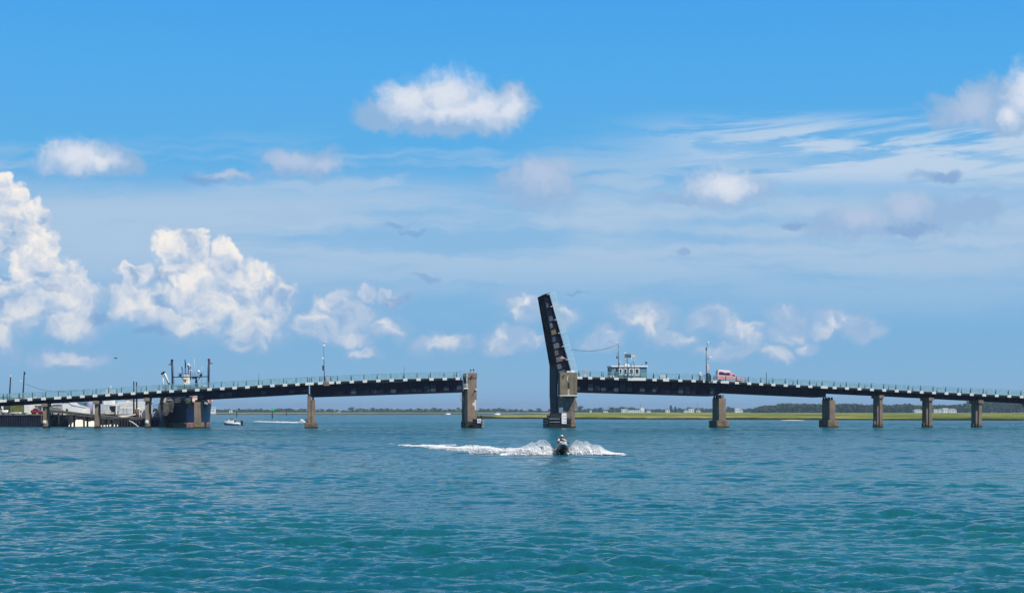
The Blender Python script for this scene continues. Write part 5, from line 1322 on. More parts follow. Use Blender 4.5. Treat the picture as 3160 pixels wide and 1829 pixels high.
mb = MB(); mb.tube([s3(523, 1187, 8), s3(508, 1151, 8)], [.16, .20], 8); mb.build('crane_boom', m_wht, SO)
mb = MB(); mb.tube([s3(521, 1187, 7.7), s3(505.5, 1152, 7.7)], .08, 6); mb.ball(s3(500, 1152.5, 8), .25, 10); mb.ball(s3(506, 1149, 8), .3, 10, (1.2, 1, .8)); mb.box(s3(520, 0, 8).x, s3(524.5, 0, 8).x, 7.8, 8.2, s3(0, 1187, 8).z, s3(0, 1181, 8).z); mb.build('crane_knuckle', m_black, SO)
c = s3(512, 1189, 8); MB().box(c.x - .45, c.x + .5, 7.7, 8.5, 4.8, c.z + .15).build('crane_base', mat('grey_machinery', (.2, .24, .26), .6, var=.3), SO)
# ---------------------------------------------------------------- marshes, far shore
def marsh_mat(nm, pal, sc):
    m = bpy.data.materials.new(nm); m.use_nodes = True; t = NT(m.node_tree)
    g = t.n('ShaderNodeNewGeometry')
    n = t.noise(t.v('MULTIPLY', g, (1.3, 1, 1)), sc * .4, 8, 0.66)
    n2 = t.noise(t.v('MULTIPLY', g, (1, 1, 1)), sc * .13, 4, 0.6)
    c = t.ramp(t.m('MULTIPLY_ADD', n2, 1.0, t.m('MULTIPLY_ADD', n, 1.2, -.58)), pal)
    b = t.n('ShaderNodeBump', {'Height': t.noise(t.v('MULTIPLY', g, (1, 1, .3)), 2.2, 5), 'Distance': .5, 'Strength': .9})
    t.n('ShaderNodeOutputMaterial', {0: t.n('ShaderNodeBsdfPrincipled', {'Base Color': c, 'Roughness': .9, 'Normal': b, 'Specular IOR Level': .2})})
    return m
m_marsh = marsh_mat('marsh_grass', [(0.30, (.05, .085, .008)), (.45, (.12, .165, .012)), (.55, (.235, .26, .022)), (.66, (.35, .33, .09)), (.8, (.16, .17, .04))], .035)
m_marsh2 = marsh_mat('far_marsh_grass', [(0.30, (.09, .13, .03)), (.5, (.18, .23, .05)), (.7, (.29, .30, .12))], .012)
m_mud = mat('marsh_mud', (.022, .018, .014), .9, var=.4, vscale=.3)


def marsh(name, xa, xb, front, back, zg, nx, ny, m, seed):
    """grass sheet between two shore lines given as functions of x, with a ragged mud edge"""
    mb = MB(); vs = []
    for j in range(ny + 1):
        for i in range(nx + 1):
            x = xa + (xb - xa) * i / nx; f = (j / ny) ** 2.2
            yf, yb = front(x), back(x)
            jag = 3.5 * mnoise.fractal(Vector((x * .03, seed, 0)), 1, 2, 5) * (1 - f)
            y = yf + jag * (yf / 200) + (yb - yf) * f
            z = zg * (.55 + .45 * min(1, j / 3)) + .22 * mnoise.fractal(Vector((x * .06, y * .02, seed)), 1, 2, 4) + (.16 * mnoise.noise(Vector((x * .9, j * 3.1, seed))) if j < 6 else 0)
            vs.append((x, y, max(.15, z)))
    w_ = nx + 1
    fs = [(j * w_ + i, j * w_ + i + 1, (j + 1) * w_ + i + 1, (j + 1) * w_ + i) for j in range(ny) for i in range(nx)]
    mb.add(vs, fs, True)
    o = tag(mb.build(name, m), kind='structure')
    mu = MB(); base = [(vs[i][0], vs[i][1] - .05, -1.0) for i in range(w_)] + [(vs[i][0], vs[i][1] - .02, vs[i][2] * .99) for i in range(w_)]
    base += [(vs[i][0], vs[i][1] - 1.6, .12 + .1 * mnoise.noise(Vector((vs[i][0] * .2, 9, 0)))) for i in range(w_)] + [(vs[i][0], vs[i][1] - 2.4, -.4) for i in range(w_)]
    mu.add(base, [(w_ + i, 2 * w_ + i, 2 * w_ + i + 1, w_ + i + 1) for i in range(nx)] + [(2 * w_ + i, 3 * w_ + i, 3 * w_ + i + 1, 2 * w_ + i + 1) for i in range(nx)], True)
    tag(mu.build('mud_bank', m_mud), kind='structure')
    return o, vs
Xl = W(1468, 0, 690).x
fr = lambda x: 690 - 150 * min(1, max(0, (x - Xl) / 190)) ** .8
bk = lambda x: fr(x) + 6 + 1000 * min(1, max(0, (x - Xl) / 60)) ** .7 * (0.25 + .75 * min(1, max(0, (x - Xl) / 130)))
marsh('marsh', Xl, 520, fr, bk, 1.15, 380, 26, m_marsh, 1.3)
marsh('far_marsh', -1400, 1600, lambda x: 1610 + 30 * math.sin(x * .006), lambda x: 3300, 1.35, 420, 12, m_marsh2, 5.1)
mb = MB(); mb.box(-4200, 4200, 3200, 7000, -3, 1.3); tag(mb.build('far_land', m_marsh2), kind='structure')
# sand spit at the marsh edge
mb = MB(); c0, c1 = W(2402, 1296, 545), W(2476, 1294, 548); vs = []
for j in range(9):
    for i in range(41):
        f = i / 40; x = c0.x + (c1.x - c0.x) * f; y = 537 + 14 * j / 8 + 3 * math.sin(f * 5)
        vs.append((x, y, -.15 + .5 * math.sin(math.pi * min(1, f * 1.02)) ** .6 * math.sin(math.pi * j / 8) ** .7 * (.55 + .45 * f)))
mb.add(vs, [(j * 41 + i, j * 41 + i + 1, (j + 1) * 41 + i + 1, (j + 1) * 41 + i) for j in range(8) for i in range(40)], True)
tag(mb.build('sand_spit', mat('pale_sand', (.6, .56, .46), .95, var=.15)), kind='structure')

# ---- trees: a few kinds, each with trunk and crown of leaf clumps round it
def leaf_mat(nm, a, b):
    m = bpy.data.materials.new(nm); m.use_nodes = True; t = NT(m.node_tree)
    g = t.n('ShaderNodeNewGeometry'); oi = t.n('ShaderNodeObjectInfo'); rnd = t.last.outputs['Random']
    n = t.noise(g, .35, 4, .6)
    c = t.mix(t.m('ADD', t.m('MULTIPLY', rnd, .35), t.ss(n, .35, .65, 0, .65)), a, b)
    t.n('ShaderNodeOutputMaterial', {0: t.n('ShaderNodeBsdfPrincipled', {'Base Color': c, 'Roughness': .8, 'Specular IOR Level': .15})})
    return m
m_leaf = leaf_mat('leaf_green', (.018, .045, .016), (.055, .085, .022))
m_cedar = leaf_mat('cedar_green', (.012, .035, .016), (.035, .06, .02))
m_bark = mat('bark', (.06, .045, .035), .9, var=.3)
def tree_proto(nm, kind, seed):
    """unit tree: 10 m high"""
    rnd = random.Random(seed); t = empty(nm)
    H = 10.0
    tb = MB(); tb.tube([(0, 0, -.5), (.1, 0, H * .3), (.25, .1, H * .62)], [.34, .24, .10], 6)
    lobes_ = []
    if kind == 'round':
        for k in range(11): a = rnd.random() * 6.28; r = rnd.random() ** .6 * 4.2; lobes_.append((r * math.cos(a), r * math.sin(a), H * (.34 + .44 * rnd.random()) - abs(r) * .16, 1.5 + rnd.random() * 1.4))
    elif kind == 'flat':
        for k in range(10): a = rnd.random() * 6.28; r = rnd.random() ** .5 * 4.8; lobes_.append((r * math.cos(a), r * math.sin(a), H * (.66 + .2 * rnd.random()) - r * .22, 1.0 + rnd.random() * 1.1))
    elif kind == 'tall':
        for k in range(11): f = k / 10; a = rnd.random() * 6.28; r = (1 - f) * 1.8; lobes_.append((r * math.cos(a), r * math.sin(a), H * (.15 + .8 * f), 1.9 - 1.3 * f))
    else:
        for k in range(12): a = rnd.random() * 6.28; r = rnd.random() ** .5 * 5.6; lobes_.append((r * math.cos(a), r * math.sin(a), H * (.12 + .42 * rnd.random()), 1.5 + rnd.random() * 1.1))
    for (x, y, z, r) in lobes_[:5]: tb.tube([(.12, 0, H * .3), (x * .6, y * .6, z * .85)], [.16, .05], 4)
    tb.build('trunk', m_bark, t)
    cb_ = MB()
    for (x, y, z, r) in lobes_:
        for q_ in range(34):
            v = Vector((rnd.gauss(0, 1), rnd.gauss(0, 1), rnd.gauss(0, 1))).normalized() * r * (.45 + .6 * rnd.random())
            c = Vector((x, y, z)) + v * Vector((1, 1, .8)).x; s_ = .35 + .5 * rnd.random()
            a = Vector((rnd.gauss(0, 1), rnd.gauss(0, 1), rnd.gauss(0, 1))).normalized(); b = a.orthogonal().normalized(); d = a.cross(b)
            cb_.add([c + b * s_, c + d * s_, c - b * s_ * .8, c - d * s_, c + a * s_ * .6], [(0, 1, 4), (1, 2, 4), (2, 3, 4), (3, 0, 4), (0, 3, 2, 1)])
    cb_.build('crown', m_cedar if kind == 'tall' else m_leaf, t)
    return t
PROT = {}
for k_, kk in enumerate([('shore_tree', 'round'), ('shore_tree', 'round'), ('flat_topped_tree', 'flat'), ('cedar_tree', 'tall'), ('bushy_tree', 'bush'), ('bushy_tree', 'bush')]):
    PROT.setdefault(kk[1], []).append([tree_proto(kk[0], kk[1], 20 + k_), False])
ORD = ['first', 'second', 'third', 'fourth', 'fifth', 'sixth', 'seventh', 'eighth', 'ninth', 'tenth', 'eleventh', 'twelfth', 'thirteenth', 'fourteenth', 'fifteenth', 'sixteenth', 'seventeenth', 'eighteenth', 'nineteenth', 'twentieth', 'twenty-first', 'twenty-second', 'twenty-third', 'twenty-fourth', 'twenty-fifth', 'twenty-sixth', 'twenty-seventh', 'twenty-eighth', 'twenty-ninth', 'thirtieth', 'thirty-first', 'thirty-second', 'thirty-third', 'thirty-fourth', 'thirty-fifth', 'thirty-sixth', 'thirty-seventh', 'thirty-eighth', 'thirty-ninth', 'fortieth']
def plant(px, ptop, wpx, kind, Y, label, i, base=1.3, group='far shore trees'):
    lst = PROT[kind]; e = lst[i % len(lst)]
    r = e[0] if not e[1] else copy_tree(e[0]); e[1] = True
    p = W(px, ptop, Y); hgt = p.z - base; wid = wpx / FPX * Y
    unit = {'round': (9.5, 10.2), 'flat': (11, 10), 'tall': (4.2, 10.3), 'bush': (13, 6.6)}[kind]
    sx, sz = wid / unit[0], hgt / unit[1]
    r.location = (p.x, Y, base); r.scale = (sx, sx, sz); r.rotation_euler = (0, 0, i * 1.7)
    tag(r, label, 'tree', group)
    return r
SECT = [
    ('between ship and green channel marker', [(660, 1262, 34, 'b'), (684, 1263, 26, 'b'), (700, 1261.5, 20, 'b'), (717, 1263, 18, 'b'), (738, 1258.5, 12, 't'), (750, 1262, 20, 'r'), (765, 1261, 20, 'b'), (784, 1262.5, 18, 'b'), (806, 1258.5, 12, 'r'), (794, 1261.5, 16, 'b'), (822, 1261.5, 18, 'r')]),
    ('between green marker and two-column pier', [(850, 1261, 12, 'b'), (860, 1260, 14, 'b'), (870, 1259.5, 12, 'f'), (883, 1259, 12, 'f'), (893, 1258, 18, 'r'), (905, 1260, 18, 'r'), (916, 1264, 10, 'b'), (930, 1259.5, 16, 'f'), (942, 1260, 16, 'r')]),
    ('between two-column pier and end pier', [(978, 1262, 10, 'b'), (992, 1260.5, 17, 'r'), (1013, 1259.5, 16, 'r'), (1025, 1261, 12, 'b'), (1041, 1262, 12, 'r'), (1053, 1267, 8, 'b'), (1063, 1265, 12, 'b'), (1086, 1254.5, 20, 'r'), (1102, 1260.5, 14, 'b'), (1114, 1258, 11, 'f'), (1124, 1259, 10, 'r'), (1133, 1261, 10, 't'), (1149, 1255.5, 16, 'r'), (1163, 1260, 12, 'r'), (1180, 1257.5, 20, 'r'), (1196, 1257.5, 14, 'r'), (1208, 1259.5, 8, 'f'), (1215, 1263, 10, 'b'), (1227, 1259.5, 11, 'f'), (1238, 1261, 12, 'b'), (1252, 1260.5, 16, 'r'), (1267, 1259, 16, 'r'), (1280, 1262.5, 12, 'b'), (1291, 1257.5, 14, 'r'), (1303, 1260.5, 14, 'b'), (1315, 1259.5, 14, 'r'), (1328, 1261, 12, 'b'), (1339, 1256, 17, 'r'), (1350, 1260, 12, 'b'), (1360, 1258.5, 13, 'r'), (1371, 1263, 9, 'b'), (1386, 1260, 15, 'r'), (1400, 1260.5, 12, 'r'), (1414, 1256, 11, 'f'), (1425, 1260, 12, 'b')]),
    ('in the open bridge gap', [(1484, 1259, 17, 'r'), (1496, 1260, 14, 'r'), (1507, 1259, 12, 'r'), (1524, 1258.5, 20, 'r'), (1540, 1257, 18, 'r'), (1556, 1258.5, 18, 'r'), (1575, 1261, 16, 'b'), (1590, 1260, 16, 'r'), (1609, 1262, 18, 'r'), (1640, 1260.5, 18, 'r'), (1662, 1258, 21, 'r'), (1698, 1261.5, 12, 'b')]),
    ('right of the bascule pier', [(1792, 1251, 22, 'r'), (1811, 1259.5, 18, 'b'), (1822, 1261, 14, 'b'), (1834, 1257, 18, 'r'), (1854, 1256, 20, 'r'), (1872, 1263, 14, 'b'), (1887, 1254.5, 24, 'r'), (1905, 1259, 14, 'b'), (1921, 1253.5, 28, 'r'), (1948, 1254, 28, 'r'), (1968, 1259, 18, 'b'), (1990, 1261, 20, 'b'), (2010, 1262, 18, 'b'), (2030, 1261.5, 20, 'b'), (2058, 1260, 18, 'b'), (2071, 1250, 12, 't'), (2084, 1254, 12, 't'), (2097, 1258.5, 12, 'b'), (2110, 1260, 16, 'b'), (2133, 1254, 26, 'r'), (2152, 1257, 18, 'b'), (2170, 1258.5, 20, 'b'), (2190, 1259, 20, 'b')]),
    ('right of the truck pier', [(2252, 1252, 20, 'r'), (2266, 1256, 18, 'b'), (2296, 1261, 16, 'b'), (2312, 1257.5, 14, 'r'), (2328, 1261, 16, 'b'), (2346, 1260, 16, 'b')]),
]
kn = {'r': 'round', 'f': 'flat', 't': 'tall', 'b': 'bush'}
adj = {'r': 'rounded tree', 'f': 'flat-topped thin tree', 't': 'narrow cedar', 'b': 'low bushy tree'}
ti = 0; trs = random.Random(9)
for sect, lst in SECT:
    for n_, (px, pt_, w_, k_) in enumerate(sorted(lst)):
        plant(px, pt_, w_ * 1.12, kn[k_], 2750 + trs.uniform(-60, 60), 'distant %s, %s from left %s' % (adj[k_], ORD[n_], sect), ti)
        ti += 1
# near trees behind the dock left of the ship
for n_, (px, pt_, w_, lab) in enumerate(((471, 1258, 26, 'dark bushy tree seen through the gap left of the ship, leftmost of three'), (486, 1261, 20, 'dark bushy tree seen through the gap left of the ship, middle of three'), (498, 1257, 26, 'dark bushy tree right against the ship hull, rightmost of three'))):
    plant(px, pt_, w_, 'bush', 430, lab, ti, base=2.5, group='trees behind the dock'); ti += 1
# ---- low scrub line and the wood at right: masses nobody could count
def mass(name, prof, Y, depth, m, label, seed, base=1.2, dens=1.0, ss=1.0):
    rnd = random.Random(seed); cb_ = MB(); tot = prof[-1][0] - prof[0][0]
    n = int(tot * dens)
    for q_ in range(n):
        px = prof[0][0] + tot * rnd.random(); top = W(px, ip(prof, px), Y).z - base
        f = rnd.random(); yy = Y + depth * rnd.random(); h = top * f ** .5 * (.9 + .2 * rnd.random())
        s_ = ss * (1.2 + 1.5 * rnd.random()); c = Vector((W(px, 0, Y).x, yy, base + max(.4, h - s_ * .4)))
        a = Vector((rnd.gauss(0, 1), rnd.gauss(0, 1), rnd.gauss(0, 1) + .6)).normalized(); b = a.orthogonal().normalized(); d = a.cross(b)
        cb_.add([c + b * s_, c + d * s_, c - b * s_ * .8, c - d * s_, c + a * s_ * .7], [(0, 1, 4), (1, 2, 4), (2, 3, 4), (3, 0, 4), (0, 3, 2, 1)])
    return tag(cb_.build(name, m), label, 'wood', kind='stuff')
mass('scrub', [(640, 1265), (700, 1264.5), (760, 1265), (900, 1265), (960, 1268), (1040, 1269), (1130, 1266), (1200, 1265.5), (1300, 1265.5), (1440, 1266), (1500, 1267), (1700, 1268), (1780, 1265), (1880, 1264), (2000, 1263.5), (2120, 1263), (2240, 1263), (2360, 1262)], 2820, 60, m_leaf, 'continuous low grey-green scrub at the foot of the far shore trees', 3, dens=4.5, ss=1.1)
wood = [(2350, 1262), (2365, 1256), (2385, 1251), (2400, 1251.5), (2418, 1252), (2430, 1246), (2443, 1244), (2455, 1247), (2465, 1248), (2478, 1245.5), (2490, 1251), (2508, 1245), (2524, 1249), (2545, 1246.5), (2570, 1249), (2590, 1248), (2610, 1247.5), (2640, 1246), (2660, 1246), (2680, 1250), (2700, 1253), (2730, 1248), (2750, 1249.5), (2770, 1252), (2790, 1251.5), (2808, 1246.5), (2825, 1249), (2850, 1254), (2880, 1250), (2900, 1252), (2925, 1249.5), (2945, 1253), (2965, 1249), (2990, 1251), (3010, 1254), (3030, 1247), (3050, 1239.5), (3075, 1237), (3100, 1240), (3130, 1239), (3160, 1236), (3200, 1235), (3350, 1240), (3500, 1247), (3700, 1243), (3900, 1252), (4200, 1262)]
mass('woodland', wood, 2000, 90, leaf_mat('wood_green', (.020, .05, .018), (.045, .085, .025)), 'long dark wood on the far shore at the right', 7, dens=13, ss=1.0)

# ---- far buildings
fw = mat('far_white_wall', (.82, .82, .80), .5, var=.05); fr_ = mat('far_grey_roof', (.30, .32, .35), .7, var=.1); ft = mat('far_tan_wall', (.5, .46, .38), .7)
def house(x0, x1, ytop, ybase, Y, lab, roof='hip', wall=None, win=3):
    a, b = W(x0, ybase, Y), W(x1, ybase, Y); zt = W(x0, ytop, Y).z; base = 1.2; wd = b.x - a.x; hw = (zt - base) * (.66 if roof != 'flat' else .9)
    o = empty('house', ((a.x + b.x) / 2, Y, base), 0, lab, 'building', 'buildings on the far shore')
    dp = min(12, wd)
    wl__ = MB().box(-wd / 2, wd / 2, 0, dp, -.5, hw).build('wall', wall or fw, o)
    e = .4
    if roof == 'gable': MB().prism([(-wd / 2 - e, hw + .01), (wd / 2 + e, hw + .01), (0, zt - base)], -e, dp + e).build('roof', fr_, o, fix=True)
    elif roof == 'hip': MB().hexa([(-wd / 2 - e, -e, hw + .01), (wd / 2 + e, -e, hw + .01), (wd / 2 + e, dp + e, hw + .01), (-wd / 2 - e, dp + e, hw + .01)], [(-wd * .3, dp * .4, zt - base), (wd * .3, dp * .4, zt - base), (wd * .3, dp * .6, zt - base), (-wd * .3, dp * .6, zt - base)]).build('roof', fr_, o)
    elif roof == 'round': MB().prism([(wd / 2 * math.cos(t_), hw * .5 + (zt - base - hw * .5) * math.sin(t_)) for t_ in [math.pi * k / 12 for k in range(13)]], -.2, dp).build('roof', fw, o, fix=True)
    else: MB().box(-wd / 2 - e, wd / 2 + e, -e, dp + e, hw + .01, zt - base).build('roof', fw, o)
    for k in range(win):
        x = -wd / 2 + wd * (k + .3) / win; MB().box(x, x + wd * .35 / win, -.08, -.01, hw * .35, hw * .7).build('window', m_glass, wl__)
house(646, 663, 1255, 1265, 1500, 'white flat-roofed building on the far shore beside the ship', 'flat')
for i, (x0, x1, yt, rf, lab) in enumerate([
    (707, 716, 1262, 'gable', 'tiny white house above the marsh between the ship and the first channel post'),
    (1040, 1049, 1269, 'flat', 'tiny white hut at the marsh edge right of the two-column pier'),
    (1862, 1876, 1265, 'gable', 'small white gabled house left of the pale low houses'),
    (1820, 1826, 1265, 'flat', 'tiny white hut nearest the bascule pier'),
    (1918, 1933, 1261.5, 'flat', 'white two-storey block left of the long low building'),
    (1935, 1974, 1264.5, 'flat', 'long low white building under the control cabin'),
    (1974, 1989, 1256.5, 'round', 'white round-topped building under the control cabin'),
    (1996, 2009, 1264, 'gable', 'small grey-white house right of the round-topped building'),
    (2054, 2067, 1259, 'gable', 'white pointed-roof house left of the two narrow cedars'),
    (2111, 2125, 1263, 'gable', 'low white house left of the bright white block'),
    (2126, 2142, 1260, 'flat', 'bright white block midway to the pier under the red truck'),
    (2149, 2162, 1264, 'hip', 'low pale house right of the bright white block'),
    (2268, 2281, 1258.5, 'flat', 'white house just right of the pier under the red truck'),
    (2282, 2292, 1262, 'hip', 'low white house beside the one right of the truck pier'),
    (2352, 2359, 1257.5, 'gable', 'tiny white house at the left end of the dark wood')]):
    house(x0, x1, yt, 1269, 2600, lab, rf, win=max(1, int((x1 - x0) / 6)))
for i, (x0, x1, yt, lab) in enumerate([(2822, 2846, 1262, 'leftmost white building of the far marina at right'), (2882, 2893, 1262, 'second white building of the far marina, right of a bridge pile'), (2896, 2906, 1261, 'third building of the far marina'), (2909, 2926, 1258.5, 'tallest white building of the far marina'), (2929, 2952, 1260, 'rightmost broad white building of the far marina')]):
    house(x0, x1, yt, 1268, 1960, lab, 'flat' if i % 2 else 'hip', win=3)
# ---- thin far masts
for i, (px, yt, Y, lab) in enumerate([(1003, 1250, 2700, 'just right of the two-column pier'), (1036, 1250, 2700, 'second right of the two-column pier'), (1115, 1250, 2700, 'above the trees left of the barred tree line centre'), (1132, 1251, 2700, 'above the narrow cedar left of centre'), (1227, 1245, 2700, 'tallest left of the end pier'), (1323, 1249, 2700, 'next left of the end pier'), (1897, 1236, 2500, 'under the lamp post by the cabin'), (1977, 1219, 2500, 'tallest, under the control cabin'), (2153, 1221, 2500, 'tall, just left of the truck pier'), (2092, 1243, 2500, 'above the two narrow cedars'), (2325, 1242, 2500, 'first right of the truck pier'), (2349, 1247, 2500, 'left end of the dark wood'), (2382, 1238, 2500, 'over the dark wood, left part'), (2966, 1231, 2500, 'over the far marina'), (1520, 1247, 2700, 'left part of the open gap'), (1612, 1245, 2700, 'middle of the open gap'), (1627, 1243, 2700, 'right part of the open gap')]):
    p = W(px, yt, Y); o = empty('radio_mast', (p.x, Y, 1.2), 0, 'hair-thin far mast, ' + lab, 'mast', 'far masts')
    MB().tube([(0, 0, -1), (0, 0, p.z - 1.2)], [.42, .25], 5).build('mast', m_galv, o)
    MB().bar((-1.6, 0, (p.z) * .82), (1.6, 0, (p.z) * .82), .3).build('cross_arm', m_galv, o)
# ---- channel markers
def marker(px, yb, yt, board, col, lab):
    Y = wl(yb); o = empty('channel_marker', (W(px, 0, Y).x, Y, 0), 0, lab, 'channel marker', 'channel markers')
    h = W(px, yt, Y).z; MB().tube([(0, 0, -1.5), (0, 0, h)], [.32, .26], 8).build('pile', m_dark, o)
    if board:
        s_ = board / 2 / FPX * Y; MB().box(-s_, s_, -.34, -.27, h - s_ * .3, h + s_ * 1.5).build('daymark', mat(col[0], col[1], .4), o, bevel=.02)
        mb = MB(); mb.box(-.1, .1, -.26, 0, h - .6, h + s_); mb.build('bracket', m_dark, o)
marker(730.5, 1286, 1266, 7, ('blue_green_board', (.10, .36, .36)), 'post with dull blue-green board, nearest the small white boat')
marker(840.5, 1289.5, 1265, 9.5, ('bright_green_board', (.01, .62, .20)), 'post with a bright green board')
marker(883.5, 1282, 1262, 0, None, 'bare dark post right of the bright green marker')

# ---------------------------------------------------------------- boats and birds
def boat(name, px, yb, Y, Lb, rz, lab, people=True):
    o = empty(name, (W(px, 0, Y).x, Y, 0), rz, lab, 'boat', 'boats under way')
    rings = []
    for f, wd, zt_, zk in ((0, .92, .62, -.2), (.35, 1.0, .66, -.25), (.65, .9, .78, -.22), (.85, .55, .92, -.05), (1, .05, 1.05, .35)):
        x = -Lb / 2 + Lb * f
        rings.append([(x, -wd, zt_), (x, -wd * .8, zk + .3), (x, 0, zk), (x, wd * .8, zk + .3), (x, wd, zt_)])
    MB().loft(rings).build('hull', m_white, o, fix=True)
    rb = [[(x, y * 1.015, min(z, .30) if z > .25 else z - .01) for x, y, z in r] for r in rings]
    MB().loft(rb).build('lower_hull', mat('navy_boat_bottom', (.01, .02, .07), .4), o, fix=True)
    MB().box(-.5, .45, -.4, .4, .5, 1.15).build('console', m_white, o, bevel=.08)
    MB().hexa([(.2, -.38, 1.152), (.45, -.38, 1.152), (.45, .38, 1.152), (.2, .38, 1.152)], [(.0, -.34, 1.5), (.12, -.34, 1.5), (.12, .34, 1.5), (.0, .34, 1.5)]).build('windscreen', m_glass, o)
    MB().box(-Lb / 2 - .45, -Lb / 2 + .02, -.22, .22, -.1, 1.05).build('outboard', m_black, o, bevel=.08)
    return o
b1 = boat('motorboat', 717, 1311.5, 357, 4.6, R(158), 'small white motorboat with dark hull bottom right of the ship')
def seated(parent_loc, rz, lab, shirt, cap, name='person', s=1.0):
    o = empty(name, parent_loc, rz, lab, 'person')
    Vp = [(0, 0, .1), (0, 0, .32), (0, -.03, .52), (0, -.05, .60), (0, -.06, .69), (0, -.07, .76), (-.19, -.03, .50), (-.24, -.14, .28), (-.14, -.34, .28), (.19, -.03, .50), (.24, -.14, .28), (.14, -.34, .28),
          (-.1, -.04, .08), (-.13, -.42, .10), (-.13, -.44, -.30), (.1, -.04, .08), (.13, -.42, .10), (.13, -.44, -.30)]
    Ep = [(0, 1), (1, 2), (2, 3), (3, 4), (4, 5), (2, 6), (6, 7), (7, 8), (2, 9), (9, 10), (10, 11), (0, 12), (12, 13), (13, 14), (0, 15), (15, 16), (16, 17)]
    b_ = skinned('body', [Vector(v) * s for v in Vp], Ep, [r * s for r in [.15, .14, .15, .06, .10, .08, .07, .05, .04, .07, .05, .04, .1, .08, .055, .1, .08, .055]], shirt, o)
    MB().ball((0, -.09 * s, .71 * s), .085 * s, 10, (.9, .85, 1.15)).build('face', mskin, b_)
    MB().lathe([(.105 * s, .75 * s), (.10 * s, .80 * s), (.05 * s, .85 * s)], cy=-.06 * s, n=12).build('cap', cap, b_)
    return o
for dx_, lab, sh, cp in ((-.75, 'person seated behind the console of the small white motorboat', mcl, m_white), (.9, 'person in white sitting near the bow of the small white motorboat', m_white, mcl)):
    p = b1.matrix_basis @ Vector((dx_, 0, .62)); seated(p, R(158 + 90), lab, sh, cp)
def cabinboat(px, Y, lab, sc=1.0):
    o = empty('cabin_cruiser', (W(px, 0, Y).x, Y, 0), R(15), lab, 'boat', 'boats under way'); rings = []
    for f, wd, zt_, zk in ((0, 1.2, .9, -.2), (.5, 1.3, 1.0, -.2), (.85, .8, 1.25, 0), (1, .05, 1.4, .5)):
        x = (-2.6 + 5.2 * f) * sc; rings.append([(x, -wd * sc, zt_ * sc), (x, -wd * .8 * sc, (zk + .3) * sc), (x, 0, zk * sc), (x, wd * .8 * sc, (zk + .3) * sc), (x, wd * sc, zt_ * sc)])
    MB().loft(rings).build('hull', m_white, o, fix=True)
    MB().box(-1.1 * sc, 1.0 * sc, -.9 * sc, .9 * sc, .9 * sc, 2.1 * sc).build('cabin', m_white, o, bevel=.15); MB().box(-.9 * sc, .8 * sc, -.93 * sc, -.905 * sc, 1.4 * sc, 1.8 * sc).build('window', m_glass, o)
cabinboat(1382, wl(1280.2), 'tiny white boat against the far marsh left of the end pier', 1.0)
cabinboat(1534, wl(1280.8), 'tiny white boat in the far channel seen through the open gap', 1.1)

def bird(name, loc, span, rz, up, lab, m, flying=True):
    o = empty(name, loc, rz, lab, 'bird')
    MB().ball((0, 0, 0), .10 * span, 10, (.8, 2.2, .8)).build('body', m, o)
    if flying:
        for s_ in (-1, 1): MB().add([(0, -.12 * span, .03), (s_ * .25 * span, -.10 * span, .03 + up * .22 * span), (s_ * .5 * span, .06 * span, .03 + up * .15 * span), (s_ * .25 * span, .08 * span, .01 + up * .2 * span), (0, .10 * span, .02)], [(0, 1, 3, 4), (1, 2, 3), (4, 3, 1, 0), (3, 2, 1)]).build('wing', m, o)
    else: MB().ball((0, -.22 * span, .16 * span), .06 * span, 8).build('head', m, o)
    return o
mgul = mat('gull_white', (.85, .85, .85), .6); mdkb = mat('dark_feathers', (.05, .06, .08), .8)
bird('gull', W(204, 1119.5, 230), 1.1, R(10), 1.0, 'white gull flying in the sky above the leftmost poles', mgul)
bird('gull', W(357, 1104, 240), 1.2, R(60), -.5, 'dark bird flying left of the ship masts', mdkb)
bird('cormorant', W(180, 1350, wl(1350)) + Vector((0, 0, .05)), .9, R(40), 0, 'small dark bird afloat on open water below the left bridge', mdkb, False)
bird('gull', W(1003.5, 1055.5, 297), .9, R(70), 0, 'gull perched on top of the left slim pole', mgul, False)
